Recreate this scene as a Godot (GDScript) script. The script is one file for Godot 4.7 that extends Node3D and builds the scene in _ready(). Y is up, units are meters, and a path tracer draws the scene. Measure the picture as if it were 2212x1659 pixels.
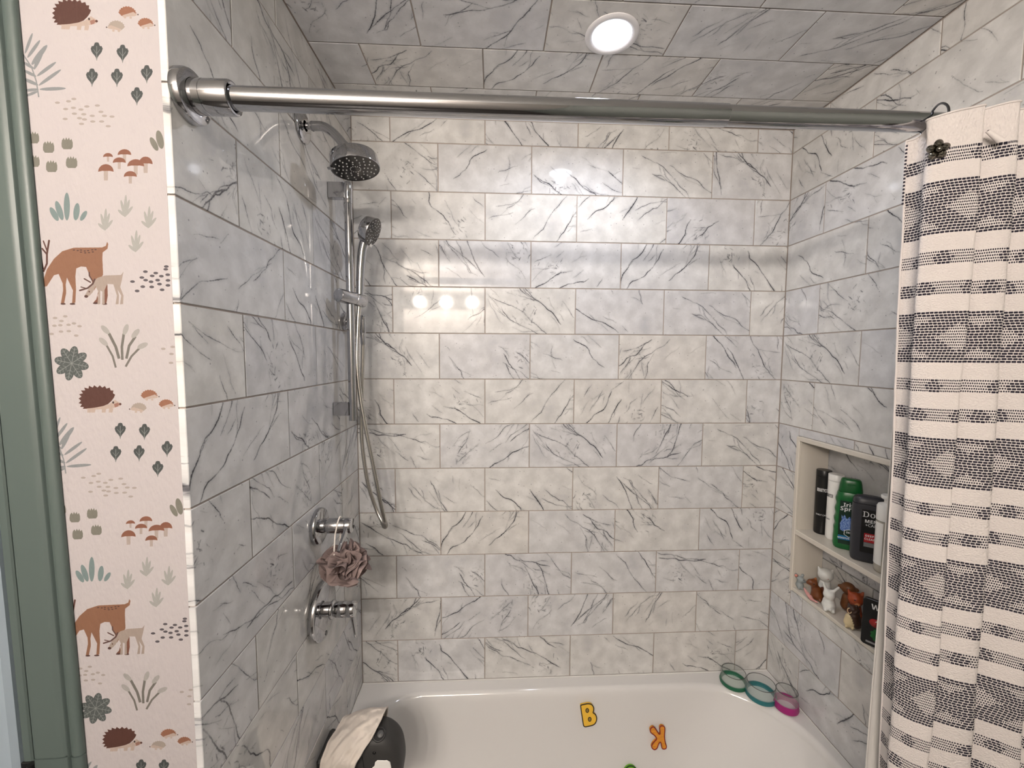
extends Node3D

# Plan: x to the right along the long tub wall, y up, z towards the viewer; the long tiled wall is z = 0, the tap wall x = 0.
const W := 1.4708        # tap wall to niche wall
const H := 2.3169        # ceiling
const TUB := 0.3941      # tub deck
const FRONT := 0.762     # front end of the side wall tiles
const ROW := 0.15352     # tile course
const PITCH := 0.3064    # tile length with its joint
const LINE1 := 2.23814   # topmost full bed joint
const THICK := 0.010     # tile thickness
const JOINT := 0.003

var rng := RandomNumberGenerator.new()
var used := {}
var M := {}

const LAMP_COL := Color(0.94, 0.955, 1.0)
const WARM := Color(1.0, 0.962, 0.925)
const LAMP := 0.245
const LAMP_GLOW := 9.0
const BULB := 0.56
const BULB_GLOW := 14.0
const EXPOSURE := 1.09

func _ready() -> void:
	var cam := Camera3D.new()
	cam.name = "camera"
	cam.keep_aspect = Camera3D.KEEP_HEIGHT
	cam.fov = 2.0 * rad_to_deg(atan(829.5 / 878.25))
	cam.near = 0.02
	cam.far = 30.0
	cam.transform = Transform3D(Basis(Vector3.UP, -0.04907) * Basis(Vector3.RIGHT, -0.06906) * Basis(Vector3.BACK, 0.00504), Vector3(0.45376, 1.55, 1.38181))
	add_child(cam)
	cam.current = true
	var we := WorldEnvironment.new()
	we.name = "world"
	var env := Environment.new()
	env.background_mode = Environment.BG_COLOR
	env.background_color = Color(0.02, 0.02, 0.022)
	env.tonemap_mode = Environment.TONE_MAPPER_LINEAR
	env.tonemap_exposure = EXPOSURE
	env.sdfgi_enabled = true
	env.ssao_enabled = true
	env.ssil_enabled = true
	we.environment = env
	add_child(we)
	materials()
	more_materials()
	downlight()
	vanity_light()
	shell()
	door()
	bathtub()
	rod()
	overhead_shower()
	slide_bar()
	hand_shower()
	wall_outlet()
	hose()
	diverter()
	mixer()
	loofah()
	spout_cover()
	washcloth()
	tub_things()
	bottles()
	toys()
	curtain()

func more_materials() -> void:
	M.hosemetal = mat(Color(0.76, 0.745, 0.72), 0.24, 1.0)
	M.lightpaint = mat(Color8(214, 206, 198), 0.6)
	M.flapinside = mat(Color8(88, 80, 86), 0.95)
	M.steelgrey = mat(Color8(74, 74, 74), 0.5)
	M.pewter = mat(Color(0.5, 0.48, 0.44), 0.18, 1.0)
	M.vinyl = mat(Color.WHITE, 0.45)
	M.vinyl.vertex_color_use_as_albedo = true
	M.ice = mat(Color.WHITE, 0.4)
	M.ice.albedo_texture = noise_tex(0.03, Color8(24, 60, 150), Color8(190, 214, 240), 256, 5)
	M.ice.uv1_scale = Vector3(1.2, 0.6, 1)


# ---------------------------------------------------------------- geometry collector
class Geo:
	var v := PackedVector3Array()
	var n := PackedVector3Array()
	var t := PackedVector2Array()
	var c := PackedColorArray()
	var tint := Color.WHITE

	func tri(a: Vector3, b: Vector3, d: Vector3, na: Vector3, nb: Vector3, nd: Vector3, ta := Vector2.ZERO, tb := Vector2.ZERO, td := Vector2.ZERO) -> void:
		var g := (d - a).cross(b - a)
		if g.length_squared() < 1e-18:
			return
		if g.dot(na + nb + nd) < 0.0:
			var s := b
			b = d
			d = s
			s = nb
			nb = nd
			nd = s
			var q := tb
			tb = td
			td = q
		v.append(a); v.append(b); v.append(d)
		n.append(na); n.append(nb); n.append(nd)
		t.append(ta); t.append(tb); t.append(td)
		c.append(tint); c.append(tint); c.append(tint)

	func quad(a: Vector3, b: Vector3, d: Vector3, e: Vector3, nn: Vector3, ta := Vector2.ZERO, tb := Vector2(1, 0), td := Vector2(1, 1), te := Vector2(0, 1)) -> void:
		tri(a, b, d, nn, nn, nn, ta, tb, td)
		tri(a, d, e, nn, nn, nn, ta, td, te)

	# a box with chamfered edges; x is the frame of its centre
	func box(x: Transform3D, size: Vector3, bev := 0.0) -> void:
		var h := size * 0.5
		var b := minf(bev, minf(h.x, minf(h.y, h.z)) * 0.9)
		for ax in 3:
			var u := (ax + 1) % 3
			var w := (ax + 2) % 3
			for s in [-1.0, 1.0]:
				var p := []
				for k in [[-1, -1], [1, -1], [1, 1], [-1, 1]]:
					var q := Vector3.ZERO
					q[ax] = s * h[ax]
					q[u] = k[0] * (h[u] - b)
					q[w] = k[1] * (h[w] - b)
					p.append(x * q)
				var nn := Vector3.ZERO
				nn[ax] = s
				quad(p[0], p[1], p[2], p[3], x.basis * nn)
		if b <= 0.0:
			return
		for ax in 3:   # edges along ax
			var u := (ax + 1) % 3
			var w := (ax + 2) % 3
			for su in [-1.0, 1.0]:
				for sw in [-1.0, 1.0]:
					var p := []
					for k in [[-1, 0], [1, 0], [1, 1], [-1, 1]]:
						var q := Vector3.ZERO
						q[ax] = k[0] * (h[ax] - b)
						q[u] = su * (h[u] - (b if k[1] == 0 else 0.0))
						q[w] = sw * (h[w] - (0.0 if k[1] == 0 else b))
						p.append(x * q)
					var nn := Vector3.ZERO
					nn[u] = su
					nn[w] = sw
					quad(p[0], p[1], p[2], p[3], (x.basis * nn).normalized())
		for sx in [-1.0, 1.0]:
			for sy in [-1.0, 1.0]:
				for sz in [-1.0, 1.0]:
					var s := Vector3(sx, sy, sz)
					var nn: Vector3 = (x.basis * s).normalized()
					tri(x * (s * Vector3(h.x, h.y - b, h.z - b)), x * (s * Vector3(h.x - b, h.y, h.z - b)), x * (s * Vector3(h.x - b, h.y - b, h.z)), nn, nn, nn)

	# a profile of (radius, height) turned about the frame's y axis; walk it so that the outside lies to the right hand when going up
	func lathe(x: Transform3D, prof: Array, seg := 40, crease := 40.0) -> void:
		var m := prof.size()
		var sn := []
		for i in m - 1:
			var d: Vector2 = prof[i + 1] - prof[i]
			sn.append(Vector2(d.y, -d.x).normalized())
		var lim := cos(deg_to_rad(crease))
		for i in m - 1:
			var n0: Vector2 = sn[i]
			var n1: Vector2 = sn[i]
			if i > 0 and sn[i - 1].dot(sn[i]) > lim:
				n0 = (sn[i - 1] + sn[i]).normalized()
			if i < m - 2 and sn[i + 1].dot(sn[i]) > lim:
				n1 = (sn[i + 1] + sn[i]).normalized()
			for k in seg:
				var a0 := TAU * k / seg
				var a1 := TAU * (k + 1) / seg
				var e0 := Vector3(cos(a0), 0, sin(a0))
				var e1 := Vector3(cos(a1), 0, sin(a1))
				var p: Vector2 = prof[i]
				var q: Vector2 = prof[i + 1]
				var A := x * (e0 * p.x + Vector3(0, p.y, 0))
				var B := x * (e1 * p.x + Vector3(0, p.y, 0))
				var C := x * (e1 * q.x + Vector3(0, q.y, 0))
				var D := x * (e0 * q.x + Vector3(0, q.y, 0))
				var nA := (x.basis * (e0 * n0.x + Vector3(0, n0.y, 0))).normalized()
				var nB := (x.basis * (e1 * n0.x + Vector3(0, n0.y, 0))).normalized()
				var nC := (x.basis * (e1 * n1.x + Vector3(0, n1.y, 0))).normalized()
				var nD := (x.basis * (e0 * n1.x + Vector3(0, n1.y, 0))).normalized()
				var u0 := float(k) / seg
				var u1 := float(k + 1) / seg
				var v0 := float(i) / (m - 1)
				var v1 := float(i + 1) / (m - 1)
				tri(A, B, C, nA, nB, nC, Vector2(u0, v0), Vector2(u1, v0), Vector2(u1, v1))
				tri(A, C, D, nA, nC, nD, Vector2(u0, v0), Vector2(u1, v1), Vector2(u0, v1))

	# a round bar through points; radius a number or one per point
	func tube(pts: Array, rad, seg := 14, caps := true) -> void:
		var m := pts.size()
		var up := Vector3.UP
		var rings := []
		var norms := []
		var last := Vector3.ZERO
		for i in m:
			var d: Vector3 = (pts[mini(i + 1, m - 1)] - pts[maxi(i - 1, 0)]).normalized()
			if i == 0:
				up = Vector3.UP if absf(d.y) < 0.9 else Vector3.RIGHT
			var s := up.cross(d).normalized()
			up = d.cross(s).normalized()
			last = d
			var r: float = rad[i] if rad is Array else rad
			var ring := []
			var nor := []
			for k in seg + 1:
				var a := TAU * k / seg
				var e := s * cos(a) + up * sin(a)
				nor.append(e)
				ring.append(pts[i] + e * r)
			rings.append(ring)
			norms.append(nor)
		for i in m - 1:
			for k in seg:
				tri(rings[i][k], rings[i][k + 1], rings[i + 1][k + 1], norms[i][k], norms[i][k + 1], norms[i + 1][k + 1])
				tri(rings[i][k], rings[i + 1][k + 1], rings[i + 1][k], norms[i][k], norms[i + 1][k + 1], norms[i + 1][k])
		if caps:
			var d0: Vector3 = (pts[0] - pts[1]).normalized()
			for k in seg:
				tri(pts[0], rings[0][k], rings[0][k + 1], d0, d0, d0)
				tri(pts[m - 1], rings[m - 1][k], rings[m - 1][k + 1], last, last, last)

	func torus(x: Transform3D, R: float, r: float, seg := 40, rs := 12) -> void:
		var pts := []
		for i in seg + 1:
			var a := TAU * i / seg
			pts.append(x * Vector3(cos(a) * R, 0, sin(a) * R))
		tube(pts, r, rs, false)

	# a smooth sheet over rows of points
	func grid(P: Array, U: Array = [], close := false) -> void:
		var a := P.size()
		var b: int = P[0].size()
		var N := []
		for i in a:
			var row := []
			for j in b:
				var jm := j - 1
				var jp := j + 1
				if close:
					jm = (j - 1 + b - 1) % (b - 1)
					jp = (j + 1) % (b - 1)
				else:
					jm = maxi(jm, 0)
					jp = mini(jp, b - 1)
				var du: Vector3 = P[i][jp] - P[i][jm]
				var dv: Vector3 = P[mini(i + 1, a - 1)][j] - P[maxi(i - 1, 0)][j]
				row.append(du.cross(dv).normalized())
			N.append(row)
		for i in a - 1:
			for j in b - 1:
				var t0 := Vector2.ZERO
				var t1 := Vector2.ZERO
				var t2 := Vector2.ZERO
				var t3 := Vector2.ZERO
				if U.size():
					t0 = U[i][j]
					t1 = U[i][j + 1]
					t2 = U[i + 1][j + 1]
					t3 = U[i + 1][j]
				tri(P[i][j], P[i][j + 1], P[i + 1][j + 1], N[i][j], N[i][j + 1], N[i + 1][j + 1], t0, t1, t2)
				tri(P[i][j], P[i + 1][j + 1], P[i + 1][j], N[i][j], N[i + 1][j + 1], N[i + 1][j], t0, t2, t3)

	# a flat outline given thickness along the frame's z, with a chamfer on the front edge
	func slab(x: Transform3D, poly: PackedVector2Array, depth: float, bev := 0.0, uvs := 1.0) -> void:
		var m := poly.size()
		var area := 0.0
		for i in m:
			area += poly[i].cross(poly[(i + 1) % m])
		var sg := 1.0 if area > 0.0 else -1.0
		var inner := PackedVector2Array()
		var outn := PackedVector2Array()
		for i in m:
			var d0 := (poly[i] - poly[(i + m - 1) % m]).normalized()
			var d1 := (poly[(i + 1) % m] - poly[i]).normalized()
			var nn := (Vector2(d0.y, -d0.x) + Vector2(d1.y, -d1.x)).normalized() * sg
			outn.append(nn)
			inner.append(poly[i] - nn * bev)
		var f := Geometry2D.triangulate_polygon(inner)
		var nf: Vector3 = (x.basis * Vector3(0, 0, 1)).normalized()
		for i in range(0, f.size(), 3):
			var p := [inner[f[i]], inner[f[i + 1]], inner[f[i + 2]]]
			var w := []
			var k := []
			for q in p:
				w.append(x * Vector3(q.x, q.y, depth))
				k.append(x * Vector3(q.x, q.y, 0))
			tri(w[0], w[1], w[2], nf, nf, nf, p[0] * uvs, p[1] * uvs, p[2] * uvs)
			tri(k[0], k[1], k[2], -nf, -nf, -nf, p[0] * uvs, p[1] * uvs, p[2] * uvs)
		for i in m:
			var j := (i + 1) % m
			var ni: Vector3 = (x.basis * Vector3(outn[i].x, outn[i].y, 0)).normalized()
			var nj: Vector3 = (x.basis * Vector3(outn[j].x, outn[j].y, 0)).normalized()
			var a := x * Vector3(poly[i].x, poly[i].y, 0)
			var b := x * Vector3(poly[j].x, poly[j].y, 0)
			var c2 := x * Vector3(poly[j].x, poly[j].y, depth - bev)
			var d2 := x * Vector3(poly[i].x, poly[i].y, depth - bev)
			tri(a, b, c2, ni, nj, nj, poly[i] * uvs, poly[j] * uvs, poly[j] * uvs)
			tri(a, c2, d2, ni, nj, ni, poly[i] * uvs, poly[j] * uvs, poly[i] * uvs)
			if bev > 0.0:
				var e := x * Vector3(inner[j].x, inner[j].y, depth)
				var g := x * Vector3(inner[i].x, inner[i].y, depth)
				var mi := (ni + nf).normalized()
				var mj := (nj + nf).normalized()
				tri(d2, c2, e, mi, mj, mj, poly[i] * uvs, poly[j] * uvs, inner[j] * uvs)
				tri(d2, e, g, mi, mj, mi, poly[i] * uvs, inner[j] * uvs, inner[i] * uvs)

	func mesh(mat: Material) -> ArrayMesh:
		var arr := []
		arr.resize(Mesh.ARRAY_MAX)
		arr[Mesh.ARRAY_VERTEX] = v
		arr[Mesh.ARRAY_NORMAL] = n
		arr[Mesh.ARRAY_TEX_UV] = t
		arr[Mesh.ARRAY_COLOR] = c
		var m := ArrayMesh.new()
		m.add_surface_from_arrays(Mesh.PRIMITIVE_TRIANGLES, arr)
		m.surface_set_material(0, mat)
		return m

# ---------------------------------------------------------------- naming and assembling
func numbered(parent: Node, called: String) -> String:
	var key := "%d/%s" % [parent.get_instance_id(), called]
	var k: int = used.get(key, 0)
	used[key] = k + 1
	return called if k == 0 else "%s_%03d" % [called, k]

func put(called: String, g: Geo, mat: Material, parent: Node = self, at := Vector3.ZERO) -> MeshInstance3D:
	var o := MeshInstance3D.new()
	o.name = numbered(parent, called)
	o.mesh = g.mesh(mat)
	o.position = at
	parent.add_child(o, true)
	return o

func tag(o: Node, label: String, category: String, group := "", kind := "") -> void:
	o.set_meta("label", label)
	if category:
		o.set_meta("category", category)
	if group:
		o.set_meta("group", group)
	if kind:
		o.set_meta("kind", kind)

func thing(called: String, label: String, category: String, at := Vector3.ZERO, turn := 0.0, group := "") -> Node3D:
	var o := Node3D.new()
	o.name = numbered(self, called)
	add_child(o, true)
	o.position = at
	o.rotation.y = turn
	tag(o, label, category, group)
	return o

func fr(at: Vector3, ydir := Vector3.UP, near := Vector3(0, 0, 1)) -> Transform3D:   # a frame whose y axis looks along ydir
	var y := ydir.normalized()
	if absf(y.dot(near)) > 0.98:
		near = Vector3(1, 0, 0)
	var x := y.cross(near).normalized()
	return Transform3D(Basis(x, y, x.cross(y)), at)

func at3(x: float, y: float, z: float) -> Transform3D:
	return Transform3D(Basis(), Vector3(x, y, z))

func spline(pts: Array, per := 8) -> Array:
	var out := []
	var m := pts.size()
	for i in m - 1:
		var a: Vector3 = pts[maxi(i - 1, 0)]
		var b: Vector3 = pts[i]
		var c: Vector3 = pts[i + 1]
		var d: Vector3 = pts[mini(i + 2, m - 1)]
		for k in per:
			out.append(b.cubic_interpolate(c, a, d, float(k) / per))
	out.append(pts[m - 1])
	return out

func lettering(text: String, size: float, bold := true, serif := false) -> Geo:   # letters lying in the x-y plane, centred, depth along +z
	var tm := TextMesh.new()
	tm.text = text
	var f := SystemFont.new()
	f.font_names = PackedStringArray(["Droid Serif" if serif else "Droid Sans"])
	f.font_weight = 700 if bold else 400
	tm.font = f
	tm.font_size = 64
	tm.pixel_size = size / 64.0
	tm.depth = 0.0004
	var a := tm.get_mesh_arrays()
	var g := Geo.new()
	var V: PackedVector3Array = a[Mesh.ARRAY_VERTEX]
	var N: PackedVector3Array = a[Mesh.ARRAY_NORMAL]
	var I = a[Mesh.ARRAY_INDEX]
	var idx: Array = Array(I) if I != null else range(V.size())
	for i in range(0, idx.size() - 2, 3):
		g.tri(V[idx[i]], V[idx[i + 1]], V[idx[i + 2]], N[idx[i]], N[idx[i + 1]], N[idx[i + 2]])
	return g

func wrapped(g: Geo, r: float, lift: Vector3, turn := 0.0, sx := 1.0) -> Geo:   # bends flat geometry round a vertical cylinder of radius r
	var o := Geo.new()
	for i in g.v.size():
		var p := g.v[i]
		var a := p.x * sx / r + turn
		var q := Vector3(sin(a) * (r + p.z), p.y, cos(a) * (r + p.z)) + lift
		var k := g.n[i]
		o.v.append(q)
		o.n.append(Vector3(cos(a) * k.x + sin(a) * k.z, k.y, -sin(a) * k.x + cos(a) * k.z))
		o.t.append(g.t[i])
		o.c.append(Color.WHITE)
	return o

func moved(g: Geo, x: Transform3D, into: Geo = null) -> Geo:
	var o := into if into else Geo.new()
	for i in g.v.size():
		o.v.append(x * g.v[i])
		o.n.append((x.basis * g.n[i]).normalized())
		o.t.append(g.t[i])
		o.c.append(g.c[i])
	return o

# Blobs joined with a smooth minimum and meshed as surface nets. Each blob: [from, to, radius there, radius here, colour]
func blobs(list: Array, cell: float, blend: float) -> Geo:
	var lo := Vector3.ONE * 1e9
	var hi := -lo
	for b in list:
		var r: float = maxf(b[2], b[3]) + cell * 3.0
		for e in [b[0], b[1]]:
			lo = lo.min(e - Vector3.ONE * r)
			hi = hi.max(e + Vector3.ONE * r)
	var n := Vector3i(((hi - lo) / cell).ceil()) + Vector3i.ONE
	var sy := n.x
	var sz := n.x * n.y
	var f := PackedFloat32Array()
	f.resize(n.x * n.y * n.z)
	f.fill(1.0)
	for b in list:
		var p: Vector3 = b[0]
		var q: Vector3 = b[1]
		var r0: float = b[2]
		var r1: float = b[3]
		var far: float = maxf(r0, r1) + blend + cell * 2.0
		var i0 := Vector3i(((p.min(q) - Vector3.ONE * far - lo) / cell).floor()).clamp(Vector3i.ZERO, n - Vector3i.ONE)
		var i1 := Vector3i(((p.max(q) + Vector3.ONE * far - lo) / cell).ceil()).clamp(Vector3i.ZERO, n - Vector3i.ONE)
		var d := q - p
		var dd := maxf(d.length_squared(), 1e-12)
		for z in range(i0.z, i1.z + 1):
			for y in range(i0.y, i1.y + 1):
				for x in range(i0.x, i1.x + 1):
					var w := lo + Vector3(x, y, z) * cell
					var h := clampf((w - p).dot(d) / dd, 0.0, 1.0)
					var s := w.distance_to(p + d * h) - lerpf(r0, r1, h)
					var k := x + y * sy + z * sz
					var o := f[k]
					var m := maxf(blend - absf(o - s), 0.0) / blend
					f[k] = minf(o, s) - m * m * blend * 0.25
	var vert := {}
	var nor := {}
	var col := {}
	var ed := [[0, 1], [2, 3], [4, 5], [6, 7], [0, 2], [1, 3], [4, 6], [5, 7], [0, 4], [1, 5], [2, 6], [3, 7]]
	var cr := []
	for k in 8:
		cr.append(Vector3(k & 1, (k >> 1) & 1, (k >> 2) & 1))
	for z in n.z - 1:
		for y in n.y - 1:
			for x in n.x - 1:
				var k := x + y * sy + z * sz
				var a := [f[k], f[k + 1], f[k + sy], f[k + sy + 1], f[k + sz], f[k + sz + 1], f[k + sz + sy], f[k + sz + sy + 1]]
				var inside := 0
				for s in a:
					if s < 0.0:
						inside += 1
				if inside == 0 or inside == 8:
					continue
				var sum := Vector3.ZERO
				var cnt := 0
				for e in ed:
					var fa: float = a[e[0]]
					var fb: float = a[e[1]]
					if (fa < 0.0) != (fb < 0.0):
						sum += cr[e[0]].lerp(cr[e[1]], fa / (fa - fb))
						cnt += 1
				var P := lo + (Vector3(x, y, z) + sum / cnt) * cell
				vert[k] = P
				nor[k] = Vector3(a[1] + a[3] + a[5] + a[7] - a[0] - a[2] - a[4] - a[6], a[2] + a[3] + a[6] + a[7] - a[0] - a[1] - a[4] - a[5], a[4] + a[5] + a[6] + a[7] - a[0] - a[1] - a[2] - a[3]).normalized()
				var best := 1e9
				var bc := Color.WHITE
				for b in list:
					var d: Vector3 = b[1] - b[0]
					var h := clampf((P - b[0]).dot(d) / maxf(d.length_squared(), 1e-12), 0.0, 1.0)
					var s := P.distance_to(b[0] + d * h) - lerpf(b[2], b[3], h)
					if s < best:
						best = s
						bc = b[4]
				col[k] = bc
	var g := Geo.new()
	for k in vert:
		var x: int = k % sy
		var y: int = (k / sy) % n.y
		var z: int = k / sz
		for ax in 3:
			var s1 := [1, sy, sz][ax] as int
			var u: int = [sy, sz, 1][ax]
			var w: int = [sz, 1, sy][ax]
			if [y, z, x][ax] < 1 or [z, x, y][ax] < 1:
				continue
			if (f[k] < 0.0) == (f[k + s1] < 0.0):
				continue
			var q := [k, k - u, k - u - w, k - w]
			if not (vert.has(q[1]) and vert.has(q[2]) and vert.has(q[3])):
				continue
			for tr in [[0, 1, 2], [0, 2, 3]]:
				var i0 := g.v.size()
				g.tri(vert[q[tr[0]]], vert[q[tr[1]]], vert[q[tr[2]]], nor[q[tr[0]]], nor[q[tr[1]]], nor[q[tr[2]]])
				if g.v.size() > i0:
					for m in 3:
						for kk in tr:
							if g.v[i0 + m] == vert[q[kk]]:
								g.c[i0 + m] = col[q[kk]]
	return g

# ---------------------------------------------------------------- materials
func mat(col: Color, rough := 0.5, metal := 0.0) -> StandardMaterial3D:
	var m := StandardMaterial3D.new()
	m.albedo_color = col
	m.roughness = rough
	m.metallic = metal
	return m

func brush(r: float, soft: float, col: Color, alpha: float) -> Image:
	var s := int(ceil(r + soft)) * 2 + 1
	var im := Image.create_empty(s, s, false, Image.FORMAT_RGBA8)
	var c := (s - 1) * 0.5
	for y in s:
		for x in s:
			var d := Vector2(x - c, y - c).length()
			im.set_pixel(x, y, Color(col.r, col.g, col.b, alpha * (1.0 - smoothstep(r - soft * 0.4, r + soft, d))))
	return im

func vein(im: Image, cores: Array, halos: Array, p: Vector2, base: float, length: float, fat: int, strength: float, depth := 0) -> void:
	var ang := base + rng.randfn() * 0.1
	var s := 0.0
	var ph := rng.randf() * TAU
	var fq := rng.randf_range(0.02, 0.06)
	var drift := rng.randfn() * 0.004
	while s < length and p.x > -14.0 and p.x < 526.0 and p.y > -14.0 and p.y < 270.0:
		ang += rng.randfn() * 0.065 + drift
		ang = lerpf(ang, base, 0.045)
		if rng.randf() < 0.016:
			ang += rng.randf_range(-0.6, 0.6)
		p += Vector2(cos(ang), -sin(ang)) * 1.5
		s += 1.5
		var e := strength * (0.62 + 0.38 * sin(s * fq + ph)) * minf(1.0, minf(s, length - s) / 30.0 + 0.15)
		var lv := clampi(int(e * 5.0), 0, 4)
		var fw := clampi(fat + (1 if rng.randf() < 0.12 else 0) - (1 if rng.randf() < 0.25 else 0), 0, 3)
		var b: Image = cores[fw][lv]
		im.blend_rect(b, Rect2i(Vector2i.ZERO, b.get_size()), Vector2i(p) - b.get_size() / 2)
		if int(s) % 3 == 0:
			var h: Image = halos[lv]
			im.blend_rect(h, Rect2i(Vector2i.ZERO, h.get_size()), Vector2i(p + Vector2(rng.randfn(), rng.randfn()) * 2.5) - h.get_size() / 2)
		if depth < 2 and rng.randf() < 0.006:
			vein(im, cores, halos, p, base + rng.randf_range(-0.7, 0.7), length * rng.randf_range(0.15, 0.5), maxi(fat - 1, 0), strength * 0.8, depth + 1)

# thirty-two different faces of white marble with grey veins, 512 x 256 each
func marble() -> ImageTexture:
	rng.seed = 4117
	var ns := FastNoiseLite.new()
	ns.seed = 5
	ns.frequency = 0.009
	ns.fractal_octaves = 5
	ns.domain_warp_enabled = true
	ns.domain_warp_amplitude = 30.0
	var base := ns.get_image(2048, 2048, false, false, false)
	base.convert(Image.FORMAT_RGB8)
	base.adjust_bcs(1.0, 0.095, 1.0)
	base.adjust_bcs(1.62, 1.0, 1.0)
	base.convert(Image.FORMAT_RGBA8)
	var cores := []
	for r in [0.6, 1.15, 1.8, 2.7]:
		var row := []
		for a in [0.12, 0.24, 0.4, 0.58, 0.76]:
			row.append(brush(r, 1.0, Color(0.23, 0.23, 0.25), a))
		cores.append(row)
	var halos := []
	for a in [0.010, 0.016, 0.024, 0.034, 0.046]:
		halos.append(brush(5.0, 6.0, Color(0.42, 0.42, 0.45), a))
	var clouds := []
	for k in 4:
		clouds.append(brush(24.0 + 14.0 * k, 30.0, Color(0.50, 0.51, 0.54), 0.034))
	var light := brush(30.0, 40.0, Color(0.95, 0.94, 0.92), 0.07)
	var specks := []
	for r in [0.6, 1.2, 2.0]:
		specks.append(brush(r, 1.2, Color(0.3, 0.3, 0.32), 0.4))
	for cell in 32:
		var at := Vector2i((cell % 4) * 512, (cell / 4) * 256)
		var im := base.get_region(Rect2i(at, Vector2i(512, 256)))
		var dir := rng.randf_range(0.55, 1.05)
		for k in rng.randi_range(5, 12):
			var c: Image = clouds[rng.randi() % 4] if rng.randf() < 0.62 else light
			im.blend_rect(c, Rect2i(Vector2i.ZERO, c.get_size()), Vector2i(rng.randi_range(0, 512), rng.randi_range(0, 256)) - c.get_size() / 2)
		var big := rng.randi_range(2, 5)
		for k in big:   # the leading veins cross the whole face
			var from := Vector2(rng.randf_range(-10.0, 470.0), rng.randf_range(60.0, 300.0))
			if from.y > 262.0:
				from.y = 262.0
			vein(im, cores, halos, from, dir + rng.randfn() * 0.16, rng.randf_range(180.0, 460.0), rng.randi_range(1, 2), rng.randf_range(0.6, 1.0))
		for k in rng.randi_range(6, 12):
			vein(im, cores, halos, Vector2(rng.randf_range(0.0, 512.0), rng.randf_range(0.0, 256.0)), dir + rng.randfn() * 0.25, rng.randf_range(30.0, 170.0), rng.randi_range(0, 1), rng.randf_range(0.25, 0.75))
		if rng.randf() < 0.45:   # a nest of short broken veins
			var q := Vector2(rng.randf_range(60.0, 450.0), rng.randf_range(40.0, 210.0))
			for k in 26:
				vein(im, cores, halos, q + Vector2(rng.randfn() * 34.0, rng.randfn() * 40.0), dir + rng.randfn() * 0.9, rng.randf_range(6.0, 30.0), rng.randi_range(0, 2), rng.randf_range(0.4, 1.0), 2)
		for k in rng.randi_range(14, 40):
			var s: Image = specks[rng.randi() % 3]
			im.blend_rect(s, Rect2i(Vector2i.ZERO, s.get_size()), Vector2i(rng.randi_range(0, 511), rng.randi_range(0, 255)))
		base.blit_rect(im, Rect2i(0, 0, 512, 256), at)
	base.convert(Image.FORMAT_RGB8)
	base.generate_mipmaps()
	return ImageTexture.create_from_image(base)

# ---- flat print: filled outlines on an image, in its own pixels
func fill(im: Image, poly: PackedVector2Array, col: Color) -> void:
	var y0 := 1e9
	var y1 := -1e9
	for p in poly:
		y0 = minf(y0, p.y)
		y1 = maxf(y1, p.y)
	var hgt := im.get_height()
	for y in range(maxi(0, int(floor(y0))), mini(hgt - 1, int(ceil(y1))) + 1):
		var yc := y + 0.5
		var xs := []
		for i in poly.size():
			var a := poly[i]
			var b := poly[(i + 1) % poly.size()]
			if (a.y <= yc) != (b.y <= yc):
				xs.append(a.x + (yc - a.y) / (b.y - a.y) * (b.x - a.x))
		xs.sort()
		for k in range(0, xs.size() - 1, 2):
			var xa := int(round(xs[k]))
			var xb := int(round(xs[k + 1]))
			if xb > xa:
				im.fill_rect(Rect2i(xa, y, xb - xa, 1), col)

func oval(c: Vector2, rx: float, ry: float, rot: float) -> PackedVector2Array:
	var o := PackedVector2Array()
	for k in 26:
		o.append(c + Vector2(cos(TAU * k / 26) * rx, sin(TAU * k / 26) * ry).rotated(rot))
	return o

func stroke(im: Image, pts: PackedVector2Array, w: float, col: Color) -> void:
	for i in pts.size() - 1:
		var d := (pts[i + 1] - pts[i]).normalized()
		var s := Vector2(-d.y, d.x) * w * 0.5
		fill(im, PackedVector2Array([pts[i] + s, pts[i + 1] + s, pts[i + 1] - s, pts[i] - s]), col)
		if w > 3.0:
			fill(im, oval(pts[i + 1], w * 0.5, w * 0.5, 0.0), col)

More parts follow.
